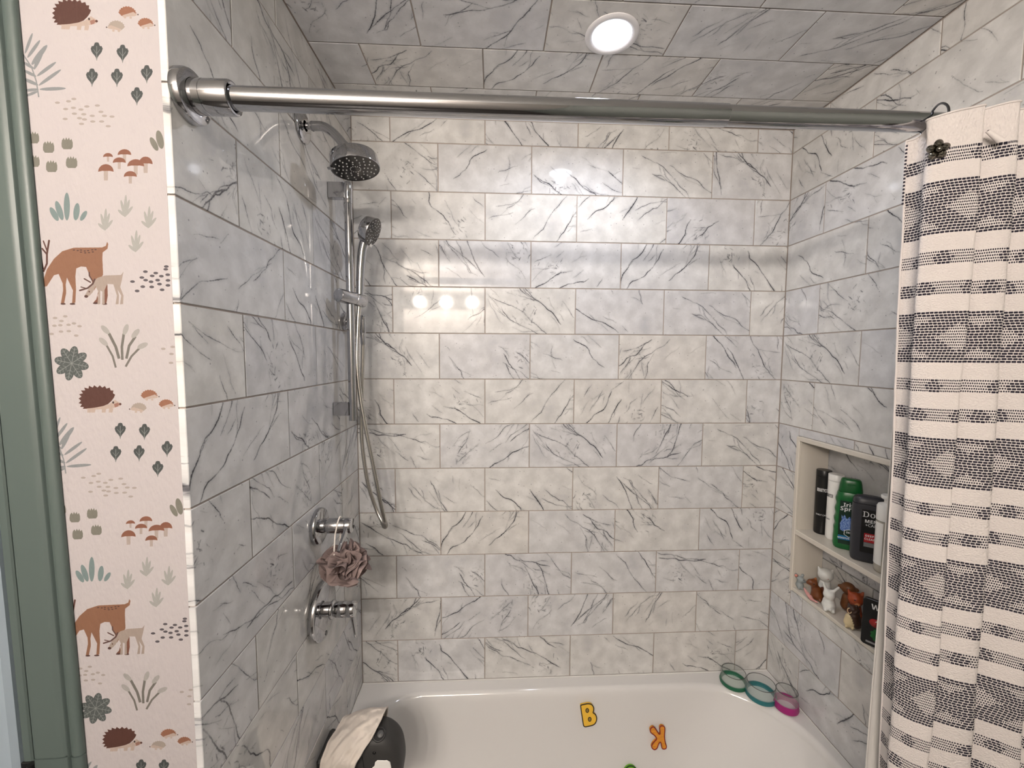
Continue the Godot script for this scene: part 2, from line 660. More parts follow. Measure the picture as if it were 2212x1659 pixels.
func wallpaper() -> ImageTexture:
	var K := 6.0
	var im := Image.create_empty(int(200 * K), int(533 * K), false, Image.FORMAT_RGB8)
	im.fill(Color8(162, 156, 157))
	var cols := {"hb": Color8(66, 36, 28), "cr": Color8(151, 136, 127), "pk": Color8(123, 89, 78), "hd": Color8(44, 30, 28), "hl": Color8(118, 79, 60), "bg": Color8(133, 124, 116), "dg": Color8(53, 57, 57), "gl": Color8(109, 112, 111), "pa": Color8(109, 112, 114), "bd": Color8(136, 129, 124), "tu": Color8(99, 97, 89), "st": Color8(142, 131, 125), "mu": Color8(106, 67, 51), "te": Color8(97, 111, 111), "ha": Color8(133, 133, 130), "de": Color8(112, 78, 58), "dl": Color8(94, 58, 44), "dd": Color8(61, 37, 32), "ds": Color8(133, 121, 113), "an": Color8(66, 42, 38), "do": Color8(66, 61, 66), "re": Color8(90, 87, 82), "ca": Color8(136, 134, 131), "fe": Color8(64, 69, 68)}
	for part in PRINT:
		for item in part.split("|"):
			var w: PackedStringArray = item.split(" ")
			var col: Color = cols[w[1]]
			var d := PackedFloat32Array()
			for k in range(2, w.size()):
				d.append(w[k].to_float() * K)
			for wrap in [-533.0 * K, 0.0, -1066.0 * K]:
				var off := Vector2(0, wrap)
				if w[0] == "e":
					var o := oval(Vector2(d[0], d[1]) + off, d[2], d[3], deg_to_rad(d[4] / K))
					fill(im, o, col)
				else:
					var o := PackedVector2Array()
					for k in range(0 if w[0] == "p" else 1, d.size() - 1, 2):
						o.append(Vector2(d[k], d[k + 1]) + off)
					if w[0] == "p":
						fill(im, o, col)
					else:
						stroke(im, o, d[0], col)
	im.resize(600, 1599, Image.INTERPOLATE_LANCZOS)
	im.generate_mipmaps()
	return ImageTexture.create_from_image(im)

# woven stripes: 84 threads across, 47 rows in one repeat; long floats build the zigzags, short ones the dots
func weave() -> ImageTexture:
	var im := Image.create_empty(2048, 2048, false, Image.FORMAT_RGB8)
	im.fill(Color8(202, 195, 192))
	rng.seed = 77
	var cw := 2048.0 / 84.0
	var rh := 2048.0 / 47.0
	for k in 9000:   # slubs in the ground cloth
		var g := rng.randf_range(-0.02, 0.02)
		im.fill_rect(Rect2i(rng.randi_range(0, 2040), rng.randi_range(0, 2040), rng.randi_range(4, 26), rng.randi_range(3, 8)), Color(0.792 + g, 0.765 + g, 0.753 + g))
	var ink := Color8(26, 22, 36)
	for r in 47:
		var band := -1
		var q := 0
		var rows := 0
		if r < 19:
			band = 0; q = r; rows = 19
		elif r >= 25 and r < 30:
			band = 1; q = r - 25; rows = 5
		elif r >= 36 and r < 41:
			band = 2; q = r - 36; rows = 5
		if band < 0:
			continue
		var c := 0
		while c < 84:
			var d := absf(float(c % 42) - 21.0) / 21.0
			var long := false
			if band == 0:
				var e := absf(q - 9.0) / 9.0
				long = absf(d - e) < 0.42 or q < 2 or q > 16
			else:
				long = absf(float((c + (7 if band == 2 else 0)) % 21) - 10.0) < (1.5 + q * 1.5 if q < 3 else 7.5 - q * 1.2)
			var jit := rng.randf_range(-2.0, 2.0)
			var y0 := r * rh + rh * 0.16 + jit
			var hh := rh * (0.72 if long else 0.62)
			var off := (cw * 0.5 if r % 2 else 0.0)
			var x0 := c * cw + off + cw * 0.12
			var ww := cw * (1.8 if long else 0.66)
			im.fill_rect(Rect2i(int(x0), int(y0 + 4), int(ww), int(hh - 8)), ink)
			im.fill_rect(Rect2i(int(x0 + 4), int(y0), int(ww - 8), int(hh)), ink)
			if x0 + ww > 2048.0:
				im.fill_rect(Rect2i(0, int(y0 + 2), int(x0 + ww - 2048.0), int(hh - 4)), ink)
			c += 2 if long else 1
	im.resize(1536, 1536, Image.INTERPOLATE_LANCZOS)
	im.generate_mipmaps()
	return ImageTexture.create_from_image(im)

func noise_tex(freq: float, lo: Color, hi: Color, size := 512, oct := 4) -> NoiseTexture2D:
	var t := NoiseTexture2D.new()
	var ns := FastNoiseLite.new()
	ns.frequency = freq
	ns.fractal_octaves = oct
	t.noise = ns
	t.width = size
	t.height = size
	t.seamless = true
	var gr := Gradient.new()
	gr.set_color(0, lo)
	gr.set_color(1, hi)
	t.color_ramp = gr
	return t

func bump_tex(freq: float, strength: float, size := 512, oct := 3) -> NoiseTexture2D:
	var t := NoiseTexture2D.new()
	var ns := FastNoiseLite.new()
	ns.frequency = freq
	ns.fractal_octaves = oct
	t.noise = ns
	t.width = size
	t.height = size
	t.seamless = true
	t.as_normal_map = true
	t.bump_strength = strength
	return t

func materials() -> void:
	var mt := marble()
	for k in 4:
		var m := mat([Color(0.99, 0.985, 0.975), Color(0.975, 0.975, 0.98), Color(0.955, 0.955, 0.965), Color(0.985, 0.975, 0.96)][k], 0.045)
		m.albedo_texture = mt
		M["marble%d" % k] = m
	M.grout = mat(Color8(158, 147, 139), 0.9)
	M.chrome = mat(Color(0.72, 0.72, 0.73), 0.07, 1.0)
	M.steel = mat(Color(0.42, 0.42, 0.43), 0.22, 1.0)
	M.paint = mat(Color8(112, 116, 110), 0.6)
	M.ceilpaint = mat(Color8(196, 194, 190), 0.8)
	M.print = mat(Color.WHITE, 0.75)
	M.print.albedo_texture = wallpaper()
	M.print.normal_enabled = true
	M.print.normal_texture = bump_tex(0.06, 3.0)
	M.print.normal_scale = 0.25
	M.tub = mat(Color8(213, 211, 209), 0.1)
	M.sage = mat(Color8(78, 89, 86), 0.42)
	M.bluepaint = mat(Color8(138, 150, 160), 0.5)
	M.black = mat(Color8(14, 13, 14), 0.35)
	M.rubber = mat(Color8(47, 46, 45), 0.55)
	M.nozzle = mat(Color8(190, 190, 188), 0.5)
	M.cloth = mat(Color.WHITE, 0.95)
	M.cloth.albedo_texture = weave()
	M.cloth.cull_mode = BaseMaterial3D.CULL_DISABLED
	M.cloth.normal_enabled = true
	M.cloth.normal_texture = bump_tex(0.11, 5.0)
	M.cloth.normal_scale = 0.5
	M.cloth.backlight_enabled = true
	M.cloth.backlight = Color(0.18, 0.17, 0.16)
	M.hem = mat(Color8(202, 195, 192), 0.95)
	M.liner = mat(Color8(206, 202, 198), 0.45)
	M.liner.backlight_enabled = true
	M.liner.backlight = Color(0.5, 0.5, 0.5)
	M.white = mat(Color8(232, 230, 226), 0.3)
	M.floor = mat(Color8(62, 58, 56), 0.35)
	M.gunmetal = mat(Color(0.33, 0.32, 0.31), 0.2, 1.0)

# ---------------------------------------------------------------- the setting
var tile_no := 0
var recent := []

# one tile between (u0,v0) and (u1,v1) on a plane through o; u, v, n are the plane's axes and n looks into the room
func tile(parent: Node, o: Vector3, u: Vector3, v: Vector3, n: Vector3, u0: float, u1: float, v0: float, v1: float, thick := THICK) -> void:
	var j := JOINT * 0.5
	var w := u1 - u0 - 2.0 * j
	var h := v1 - v0 - 2.0 * j
	if w < 0.004 or h < 0.004:
		return
	tile_no += 1
	var g := Geo.new()
	var b := 0.0009
	var hw := w * 0.5
	var hh := h * 0.5
	var cell := rng.randi() % 32
	while cell in recent:
		cell = rng.randi() % 32
	recent.append(cell)
	if recent.size() > 14:
		recent.pop_front()
	var fx := -1.0 if rng.randf() < 0.4 else 1.0
	var fy := -1.0 if (fx < 0.0) == (rng.randf() < 0.25) else 1.0
	var su := minf(w / 0.3048, 1.0)
	var sv := minf(h / 0.1524, 1.0)
	var ou := rng.randf() * (1.0 - su)
	var ov := rng.randf() * (1.0 - sv)
	var uv := func(p: Vector2) -> Vector2:
		var q := Vector2((p.x / maxf(w, 1e-4)) * fx + 0.5, 0.5 - (p.y / maxf(h, 1e-4)) * fy)
		q = Vector2(ou + clampf(q.x, 0.0, 1.0) * su, ov + clampf(q.y, 0.0, 1.0) * sv)
		return Vector2((cell % 4 + 0.004 + q.x * 0.992) / 4.0, (cell / 4 + 0.008 + q.y * 0.984) / 8.0)
	var I := [Vector2(-hw + b, -hh + b), Vector2(hw - b, -hh + b), Vector2(hw - b, hh - b), Vector2(-hw + b, hh - b)]
	var E := [Vector2(-hw, -hh), Vector2(hw, -hh), Vector2(hw, hh), Vector2(-hw, hh)]
	var t := []
	var te := []
	for k in 4:
		t.append(uv.call(I[k]))
		te.append(uv.call(E[k]))
	g.quad(u * I[0].x + v * I[0].y, u * I[1].x + v * I[1].y, u * I[2].x + v * I[2].y, u * I[3].x + v * I[3].y, n, t[0], t[1], t[2], t[3])
	for k in 4:
		var m := (k + 1) % 4
		var mid: Vector2 = (E[k] + E[m]).normalized()
		var side := (u * mid.x + v * mid.y)
		if absf((E[m] - E[k]).x) > absf((E[m] - E[k]).y):
			side = v * signf(mid.y)
		else:
			side = u * signf(mid.x)
		var a: Vector3 = u * I[k].x + v * I[k].y
		var c: Vector3 = u * I[m].x + v * I[m].y
		var d: Vector3 = u * E[m].x + v * E[m].y - n * b
		var e: Vector3 = u * E[k].x + v * E[k].y - n * b
		g.quad(a, c, d, e, (side + n).normalized(), t[k], t[m], te[m], te[k])
		g.quad(e, d, d - n * (thick - b), e - n * (thick - b), side, te[k], te[m], t[m], t[k])
	var node := put("tile", g, M["marble%d" % [0, 0, 0, 1, 1, 2, 3][rng.randi() % 7]], parent, o + u * (u0 + u1) * 0.5 + v * (v0 + v1) * 0.5)
	node.rotation = (u * rng.randf_range(-0.003, 0.003) + v * rng.randf_range(-0.0018, 0.0018))

func cuts(joints: Array, lo: float, hi: float) -> Array:
	var out := [lo]
	for j in joints:
		if j > lo + 0.012 and j < hi - 0.012:
			out.append(j)
	out.append(hi)
	return out

func run(first: float, lo: float, hi: float) -> Array:
	var js := []
	var x := first
	while x > lo:
		x -= PITCH
	while x < hi:
		js.append(x)
		x += PITCH
	return cuts(js, lo, hi)

func course(k: int) -> Vector2:   # bottom and top of tile row k, counted from the ceiling
	var top := LINE1 - (k - 1) * ROW
	return Vector2(maxf(top - ROW, TUB - 0.006), minf(top, H - 0.001))

func structure(called: String, g: Geo, m: Material, label: String) -> MeshInstance3D:
	var o := put(called, g, m)
	tag(o, label, "", "", "structure")
	return o

func shell() -> void:
	rng.seed = 900
	var g := Geo.new()
	g.box(at3(0.66, 1.2, -0.0518), Vector3(1.96, 2.4, 0.1))
	var back := structure("wall_back", g, M.grout, "long back wall of the tub alcove in white veined marble tile")
	for k in 13:
		var y := course(k)
		var xs := run(0.1231 if k % 2 == 0 else 0.2763, 0.0, W)
		for i in xs.size() - 1:
			tile(back, Vector3.ZERO, Vector3.RIGHT, Vector3.UP, Vector3.BACK, xs[i], xs[i + 1], y.x, y.y)

	g = Geo.new()
	g.box(at3(-0.1118, 1.2, 0.3776), Vector3(0.22, 2.4, 0.7588))
	var left := structure("wall_left", g, M.grout, "tap end wall of the alcove, grey veined marble tile, papered on its front end")
	for k in 13:
		var y := course(k)
		var zs := run(0.4569 if k % 2 == 0 else 0.6101, 0.0, FRONT)
		for i in zs.size() - 1:
			tile(left, Vector3.ZERO, Vector3.FORWARD, Vector3.UP, Vector3.RIGHT, -zs[i + 1], -zs[i], y.x, y.y)
	# the tiles stop a hair in front of the papered end of the wall
	g = Geo.new()
	var ya := 0.0
	var yb := H
	for k in 10:
		var y0 := lerpf(ya, yb, k / 10.0)
		var y1 := lerpf(ya, yb, (k + 1) / 10.0)
		g.quad(Vector3(-0.205, y0, 0.7585), Vector3(-0.0115, y0, 0.7585), Vector3(-0.0115, y1, 0.7585), Vector3(-0.205, y1, 0.7585), Vector3.BACK,
			Vector2(-0.05, (2.045 - y0) / 0.533), Vector2(0.9175, (2.045 - y0) / 0.533), Vector2(0.9175, (2.045 - y1) / 0.533), Vector2(-0.05, (2.045 - y1) / 0.533))
	g.quad(Vector3(-0.0115, 0, 0.7585), Vector3(-0.0115, H, 0.7585), Vector3(-0.0115, H, 0.7575), Vector3(-0.0115, 0, 0.7575), Vector3.RIGHT)
	put("wallpaper", g, M.print, left).set_meta("label", "cream wallpaper printed with deer, hedgehogs, mushrooms and leaves")

	# the niche wall
	var nz := Vector2(0.095, 0.445)
	var ny := Vector2(0.7625, 1.289)
	var nd := 0.1
	g = Geo.new()
	for b in [[-0.01, nz.x - 0.002, 0.0, 2.4], [nz.y + 0.002, 0.757, 0.0, 2.4], [nz.x - 0.002, nz.y + 0.002, 0.0, ny.x - 0.002], [nz.x - 0.002, nz.y + 0.002, ny.y + 0.002, 2.4]]:
		g.box(at3(W + 0.0668, (b[2] + b[3]) * 0.5, (b[0] + b[1]) * 0.5), Vector3(0.13, b[3] - b[2], b[1] - b[0]))
	g.box(at3(W + 0.135, (ny.x + ny.y) * 0.5, (nz.x + nz.y) * 0.5), Vector3(0.04, ny.y - ny.x + 0.05, nz.y - nz.x + 0.05))
	var right := structure("wall_right", g, M.grout, "niche end wall of the alcove in pale veined marble tile")
	for k in 13:
		var y := course(k)
		var zs := run(0.1483 if k % 2 == 0 else 0.3015, 0.0, FRONT)
		for i in zs.size() - 1:
			var z0: float = zs[i]
			var z1: float = zs[i + 1]
			if z1 <= nz.x or z0 >= nz.y or y.y <= ny.x or y.x >= ny.y:
				tile(right, Vector3(W, 0, 0), Vector3.BACK, Vector3.UP, Vector3.LEFT, z0, z1, y.x, y.y)
				continue
			for q in [[z0, nz.x, y.x, y.y], [nz.y, z1, y.x, y.y], [maxf(z0, nz.x), minf(z1, nz.y), ny.y, y.y], [maxf(z0, nz.x), minf(z1, nz.y), y.x, ny.x]]:
				if q[1] - q[0] > 0.006 and q[3] - q[2] > 0.006:
					tile(right, Vector3(W, 0, 0), Vector3.BACK, Vector3.UP, Vector3.LEFT, q[0], q[1], q[2], q[3])
	# niche lining: back tiles, side, top and bottom stones, edge strips and the shelf
	var js := [[0.0, 0.19, 0.0, 0.11], [0.19, 0.35, 0.0, 0.11], [0.0, 0.08, 0.11, 0.2], [0.08, 0.35, 0.11, 0.2], [0.0, 0.35, 0.215, 0.36], [0.0, 0.22, 0.36, 0.521], [0.22, 0.35, 0.36, 0.521]]
	for q in js:
		tile(right, Vector3(W + nd + 0.002, ny.x, nz.x), Vector3.BACK, Vector3.UP, Vector3.LEFT, q[0], q[1], q[2], q[3], 0.006)
	var stone := mat(Color8(206, 199, 188), 0.3)
	var sg := Geo.new()
	sg.box(at3(W + 0.052, (ny.x + ny.y) * 0.5, nz.x + 0.005), Vector3(0.096, ny.y - ny.x - 0.024, 0.010), 0.001)
	put("niche_side", sg, stone, right)
	sg = Geo.new()
	sg.box(at3(W + 0.052, (ny.x + ny.y) * 0.5, nz.y - 0.005), Vector3(0.096, ny.y - ny.x - 0.024, 0.010), 0.001)
	put("niche_side", sg, stone, right)
	sg = Geo.new()
	sg.box(at3(W + 0.052, ny.y - 0.006, (nz.x + nz.y) * 0.5), Vector3(0.096, 0.010, nz.y - nz.x - 0.002), 0.001)
	put("niche_top", sg, stone, right)
	sg = Geo.new()
	sg.box(at3(W + 0.049, ny.x + 0.007, (nz.x + nz.y) * 0.5), Vector3(0.104, 0.012, nz.y - nz.x - 0.002), 0.0015)
	put("niche_sill", sg, stone, right)
	sg = Geo.new()
	sg.box(at3(W + 0.047, 0.9675, (nz.x + nz.y) * 0.5), Vector3(0.102, 0.016, nz.y - nz.x - 0.022), 0.0015)
	put("niche_shelf", sg, stone, right).set_meta("label", "stone shelf dividing the niche")
	for q in [[nz.x + 0.005, (ny.x + ny.y) * 0.5, 0.014, ny.y - ny.x], [nz.y - 0.005, (ny.x + ny.y) * 0.5, 0.014, ny.y - ny.x]]:
		sg = Geo.new()
		sg.box(at3(W - 0.001, q[1], q[0]), Vector3(0.010, q[3], q[2]), 0.002)
		put("niche_edge", sg, stone, right)
	sg = Geo.new()
	sg.box(at3(W - 0.001, ny.y - 0.007, (nz.x + nz.y) * 0.5), Vector3(0.011, 0.016, nz.y - nz.x - 0.02), 0.002)
	put("niche_edge", sg, stone, right)

	# ceiling: tiled over the tub, painted beyond
	g = Geo.new()
	g.box(at3(0.675, H + 0.0518, 0.375), Vector3(1.75, 0.1, 0.775))
	var top := structure("ceiling", g, M.grout, "alcove ceiling of large grey veined marble tiles")
	for k in 5:
		var z0 := maxf(0.0, 0.1515 + (k - 1) * ROW)
		var z1 := minf(0.1515 + k * ROW, FRONT)
		var xs := run(0.1225 if k % 2 == 1 else 0.2757, 0.0, W)
		for i in xs.size() - 1:
			tile(top, Vector3(0, H, 0), Vector3.RIGHT, Vector3.FORWARD, Vector3.DOWN, xs[i], xs[i + 1], -z1, -z0)
	var pg := Geo.new()
	pg.box(at3(0.2, H + 0.06, 1.6125), Vector3(3.3, 0.1, 1.695))
	put("painted_ceiling", pg, M.ceilpaint, top)

	g = Geo.new()
	g.box(at3(0.2, -0.05, 1.15), Vector3(3.4, 0.1, 2.62))
	structure("floor", g, M.floor, "dark floor of the bathroom in front of the tub")
	g = Geo.new()
	g.box(at3(0.2, 1.2, 2.41), Vector3(3.3, 2.4, 0.1))
	structure("wall_vanity", g, M.lightpaint, "painted wall behind the viewer that carries the vanity light")
	g = Geo.new()
	g.box(at3(1.56, 1.2, 1.5585), Vector3(0.16, 2.4, 1.603))
	structure("wall_entry", g, M.paint, "painted wall to the right of the viewer beyond the curtain")
	g = Geo.new()
	g.box(at3(-1.3, 1.2, 1.54), Vector3(0.1, 2.4, 1.64))
	structure("wall_far_left", g, M.paint, "painted wall at the left end of the bathroom")
	g = Geo.new()
	g.box(at3(-0.79, 1.2, 0.69), Vector3(1.1, 2.4, 0.1))
	structure("wall_door", g, M.paint, "wall around the sage green door at the left")

func door() -> void:
	var d := Node3D.new()
	d.name = "door_1"
	add_child(d, true)
	tag(d, "sage green door casing with a pale blue grey door beside the wallpaper", "", "", "structure")
	# casing: wide ogee on the right, thin bead, flat field; one profile swept up the wall
	var prof := [Vector2(-0.1635, 0.7595), Vector2(-0.1637, 0.7625), Vector2(-0.1655, 0.7652), Vector2(-0.1685, 0.7666), Vector2(-0.172, 0.7672), Vector2(-0.1755, 0.7668), Vector2(-0.1785, 0.7655), Vector2(-0.1802, 0.764), Vector2(-0.1808, 0.764),
		Vector2(-0.1812, 0.7668), Vector2(-0.1825, 0.7682), Vector2(-0.1838, 0.7668), Vector2(-0.1842, 0.7636), Vector2(-0.1868, 0.7636), Vector2(-0.1892, 0.7658), Vector2(-0.195, 0.767), Vector2(-0.2295, 0.767), Vector2(-0.2332, 0.7655), Vector2(-0.2345, 0.7625), Vector2(-0.2345, 0.7595)]
	var g := Geo.new()
	sweep_up(g, prof, 0.936, 2.28)
	put("casing", g, M.sage, d)
	g = Geo.new()
	var pl := []
	for p in prof:
		pl.append(Vector2(p.x, p.y + (0.0008 if p.y > 0.76 else 0.0)))
	sweep_up(g, pl, 0.0, 0.9345)
	put("casing_foot", g, M.sage, d)
	g = Geo.new()
	g.box(at3(-0.2495, 1.15, 0.7475), Vector3(0.014, 2.28, 0.026), 0.002)
	put("jamb", g, M.sage, d)
	g = Geo.new()
	g.box(at3(-0.6635, 1.13, 0.752), Vector3(0.8125, 2.24, 0.034), 0.006)
	put("door_leaf", g, M.bluepaint, d).set_meta("label", "pale blue grey door leaf")
	g = Geo.new()
	g.tube([Vector3(-0.2385, 0.865, 0.766), Vector3(-0.2385, 0.927, 0.766)], 0.005, 12)
	g.box(at3(-0.248, 0.896, 0.761), Vector3(0.02, 0.06, 0.004), 0.001)
	put("hinge", g, M.black, d)
	d.rotation.z = 0.0165   # the old casing is a little out of plumb
	d.position = Vector3(0.92 * 0.0165 - 0.0115, 0.0, 0.0)

func sweep_up(g: Geo, prof: Array, y0: float, y1: float) -> void:
	var m := prof.size()
	var nn := []
	for i in m:
		var d: Vector2 = (prof[mini(i + 1, m - 1)] - prof[maxi(i - 1, 0)]).normalized()
		nn.append(Vector3(d.y, 0, -d.x))
	for i in m - 1:
		var d: Vector2 = (prof[i + 1] - prof[i]).normalized()
		var f := Vector3(d.y, 0, -d.x)
		var na: Vector3 = nn[i] if f.dot(nn[i]) > 0.7 else f
		var nb: Vector3 = nn[i + 1] if f.dot(nn[i + 1]) > 0.7 else f
		var a := Vector3(prof[i].x, y0, prof[i].y)
		var b := Vector3(prof[i + 1].x, y0, prof[i + 1].y)
		var c := Vector3(prof[i + 1].x, y1, prof[i + 1].y)
		var e := Vector3(prof[i].x, y1, prof[i].y)
		g.tri(a, b, c, na, nb, nb)
		g.tri(a, c, e, na, nb, na)
	for y in [y0, y1]:
		var up := Vector3(0, 1 if y == y1 else -1, 0)
		for i in range(1, m - 1):
			g.tri(Vector3(prof[0].x, y, prof[0].y), Vector3(prof[i].x, y, prof[i].y), Vector3(prof[i + 1].x, y, prof[i + 1].y), up, up, up)

func rrect(x0: float, x1: float, z0: float, z1: float, rl: float, rr: float, y: float) -> Array:
	var out := []
	var cs := [[x1 - rr, z0 + rr, rr, -PI / 2], [x1 - rr, z1 - rr, rr, 0.0], [x0 + rl, z1 - rl, rl, PI / 2], [x0 + rl, z0 + rl, rl, PI]]
	for q in 4:
		var c: Array = cs[q]
		for k in 15:
			var a: float = c[3] + PI / 2 * k / 14.0
			out.append(Vector3(c[0] + cos(a) * c[2], y, c[1] + sin(a) * c[2]))
		var nx: Array = cs[(q + 1) % 4]
		var from: Vector3 = out[-1]
		var to := Vector3(nx[0] + cos(nx[3]) * nx[2], y, nx[1] + sin(nx[3]) * nx[2])
		for k in range(1, 12):
			out.append(from.lerp(to, k / 12.0))
	out.append(out[0])
	return out

func bathtub() -> void:
	var t := thing("bathtub", "glossy white built-in bathtub below the marble walls", "bathtub", Vector3.ZERO)
	var g := Geo.new()
	var rings := [rrect(0.0008, W - 0.0008, 0.0008, 0.7615, 0.002, 0.002, 0.0), rrect(0.0008, W - 0.0008, 0.0008, 0.7615, 0.002, 0.002, TUB - 0.006),
		rrect(0.001, W - 0.001, 0.001, 0.7595, 0.002, 0.002, TUB - 0.0015), rrect(0.002, W - 0.002, 0.002, 0.755, 0.003, 0.003, TUB)]
	var x0 := 0.042
	var x1 := 1.446
	var z0 := 0.043
	var z1 := 0.69
	var steps := [[0.0, 0.0], [0.004, 0.0006], [0.008, 0.0025], [0.012, 0.006], [0.0155, 0.011], [0.018, 0.018], [0.0195, 0.027]]
	for s in steps:
		rings.append(rrect(x0 + s[0], x1 - s[0], z0 + s[0], z1 - s[0], 0.165, 0.275, TUB - s[1]))
	for k in range(1, 9):
		var q := k / 8.0
		var e := 0.0195
		rings.append(rrect(x0 + e + 0.05 * q, x1 - e - 0.2 * q, z0 + e + 0.036 * q, z1 - e - 0.036 * q, lerpf(0.16, 0.13, q), lerpf(0.27, 0.2, q), lerpf(TUB - 0.027, 0.13, q)))
	for k in range(1, 7):
		var a := PI / 2 * k / 6.0
		var e := 0.0195
		var dd := 0.06 * (1.0 - cos(a))
		rings.append(rrect(x0 + e + 0.05 + dd, x1 - e - 0.2 - dd, z0 + e + 0.036 + dd, z1 - e - 0.036 - dd, 0.12, 0.17, 0.13 - 0.06 * sin(a)))
	rings.append(rrect(0.55, 0.75, 0.3, 0.42, 0.04, 0.04, 0.066))
	rings.append(rrect(0.64, 0.66, 0.355, 0.365, 0.004, 0.004, 0.0655))
	g.grid(rings, [], true)
	put("basin", g, M.tub, t)
	g = Geo.new()
	g.lathe(at3(0.25, 0.0695, 0.366), [Vector2(0.0, 0.004), Vector2(0.012, 0.006), Vector2(0.02, 0.004), Vector2(0.034, 0.003), Vector2(0.036, 0.0)], 32)
	put("drain", g, M.chrome, t)
	g = Geo.new()
	g.tube([Vector3(0.0014, TUB + 0.0006, 0.755), Vector3(0.0014, TUB + 0.0006, 0.0014), Vector3(W - 0.0014, TUB + 0.0006, 0.0014), Vector3(W - 0.0014, TUB + 0.0006, 0.755)], 0.0028, 10)
	put("caulk_bead", g, mat(Color8(206, 203, 200), 0.4), t)

func downlight() -> void:
	var c := Vector3(0.738, H, 0.368)
	var t := thing("downlight", "round recessed downlight glowing white in the tiled ceiling", "ceiling light", c)
	var g := Geo.new()
	g.lathe(fr(Vector3.ZERO, Vector3.DOWN), [Vector2(0.063, -0.002), Vector2(0.0635, 0.002), Vector2(0.061, 0.004), Vector2(0.054, 0.005), Vector2(0.048, 0.0035), Vector2(0.046, 0.0015)], 64)
	put("trim_ring", g, mat(Color8(226, 224, 226), 0.35), t)
	g = Geo.new()
	g.lathe(fr(Vector3.ZERO, Vector3.DOWN), [Vector2(0.0463, 0.0018), Vector2(0.03, 0.0026), Vector2(0.0, 0.003)], 48)
	var m := mat(Color.WHITE, 0.4)
	m.emission_enabled = true
	m.emission = LAMP_COL
	m.emission_energy_multiplier = LAMP_GLOW
	put("lens", g, m, t)
	var l := SpotLight3D.new()
	l.name = "downlight_light"
	l.position = Vector3(0, -0.022, 0)
	l.rotation.x = -PI / 2
	l.spot_angle = 84.0
	l.spot_angle_attenuation = 0.65
	l.spot_range = 8.0
	l.spot_attenuation = 2.0
	l.light_color = LAMP_COL
	l.light_energy = LAMP
	l.light_size = 0.018
	l.shadow_enabled = true
	t.add_child(l)

func vanity_light() -> void:
	var t := thing("vanity_light", "four bulb vanity light bar on the wall behind the viewer", "wall light", Vector3(-0.06, 2.03, 2.358))
	var g := Geo.new()
	g.box(at3(0, 0.02, -0.012), Vector3(0.92, 0.13, 0.022), 0.004)
	put("backplate", g, mat(Color(0.8, 0.78, 0.74), 0.25, 1.0), t)
	var m := mat(Color.WHITE, 0.4)
	m.emission_enabled = true
	m.emission = WARM
	m.emission_energy_multiplier = BULB_GLOW
	for k in 4:
		var x := -0.345 + 0.23 * k
		g = Geo.new()
		g.lathe(fr(Vector3(x, 0.0, -0.024), Vector3(0, 0, -1)), [Vector2(0.026, 0.0), Vector2(0.026, 0.02), Vector2(0.018, 0.03), Vector2(0.016, 0.05)], 24)
		put("socket", g, M.chrome, t)
		g = Geo.new()
		var prof := []
		for q in 17:
			var a := PI * q / 16.0
			prof.append(Vector2(sin(a) * 0.036, -cos(a) * 0.036))
		g.lathe(at3(x, 0.0, -0.1), prof, 24)
		put("bulb", g, m, t)
		var l := OmniLight3D.new()
		l.name = "bulb_light_%d" % k
		l.position = Vector3(x, 0, -0.1)
		l.light_color = WARM
		l.light_energy = BULB
		l.light_size = 0.033
		l.omni_range = 8.0
		l.omni_attenuation = 2.0
		l.shadow_enabled = true
		t.add_child(l)

# ---------------------------------------------------------------- fixtures on the tap wall
func rod() -> void:
	var y := 1.931
	var z := 0.728
	var t := thing("curtain_rod", "thick chrome shower curtain rod spanning the alcove below the ceiling", "curtain rod", Vector3(0, y, z))
	for s in [0, 1]:
		var o := Vector3(0.0008, 0, 0) if s == 0 else Vector3(W - 0.0008, 0, 0)
		var d := Vector3.RIGHT if s == 0 else Vector3.LEFT
		var g := Geo.new()
		g.lathe(fr(o, d), [Vector2(0.0, 0.0), Vector2(0.0365, 0.0), Vector2(0.0372, 0.003), Vector2(0.0372, 0.009), Vector2(0.036, 0.012), Vector2(0.033, 0.0135), Vector2(0.024, 0.0145)], 64)
		var fl := put("flange", g, M.chrome, t)
		g = Geo.new()
		g.lathe(fr(o, d), [Vector2(0.0235, 0.013), Vector2(0.0237, 0.03), Vector2(0.0228, 0.0305), Vector2(0.0228, 0.032), Vector2(0.0237, 0.0325), Vector2(0.0237, 0.066), Vector2(0.0228, 0.068), Vector2(0.0205, 0.069), Vector2(0.0175, 0.0665), Vector2(0.0168, 0.06)], 56)
		put("collar", g, M.chrome, fl)
	var g := Geo.new()
	g.lathe(fr(Vector3(0.05, 0, 0), Vector3.RIGHT), [Vector2(0.0, 0.0), Vector2(0.0163, 0.0), Vector2(0.0163, 0.772), Vector2(0.0158, 0.7728), Vector2(0.0148, 0.773)], 56)
	put("outer_tube", g, M.chrome, t)
	g = Geo.new()
	g.lathe(fr(Vector3(0.8, 0, 0), Vector3.RIGHT), [Vector2(0.0149, 0.0), Vector2(0.0149, 0.63), Vector2(0.0, 0.63)], 56)
	put("inner_tube", g, M.chrome, t)

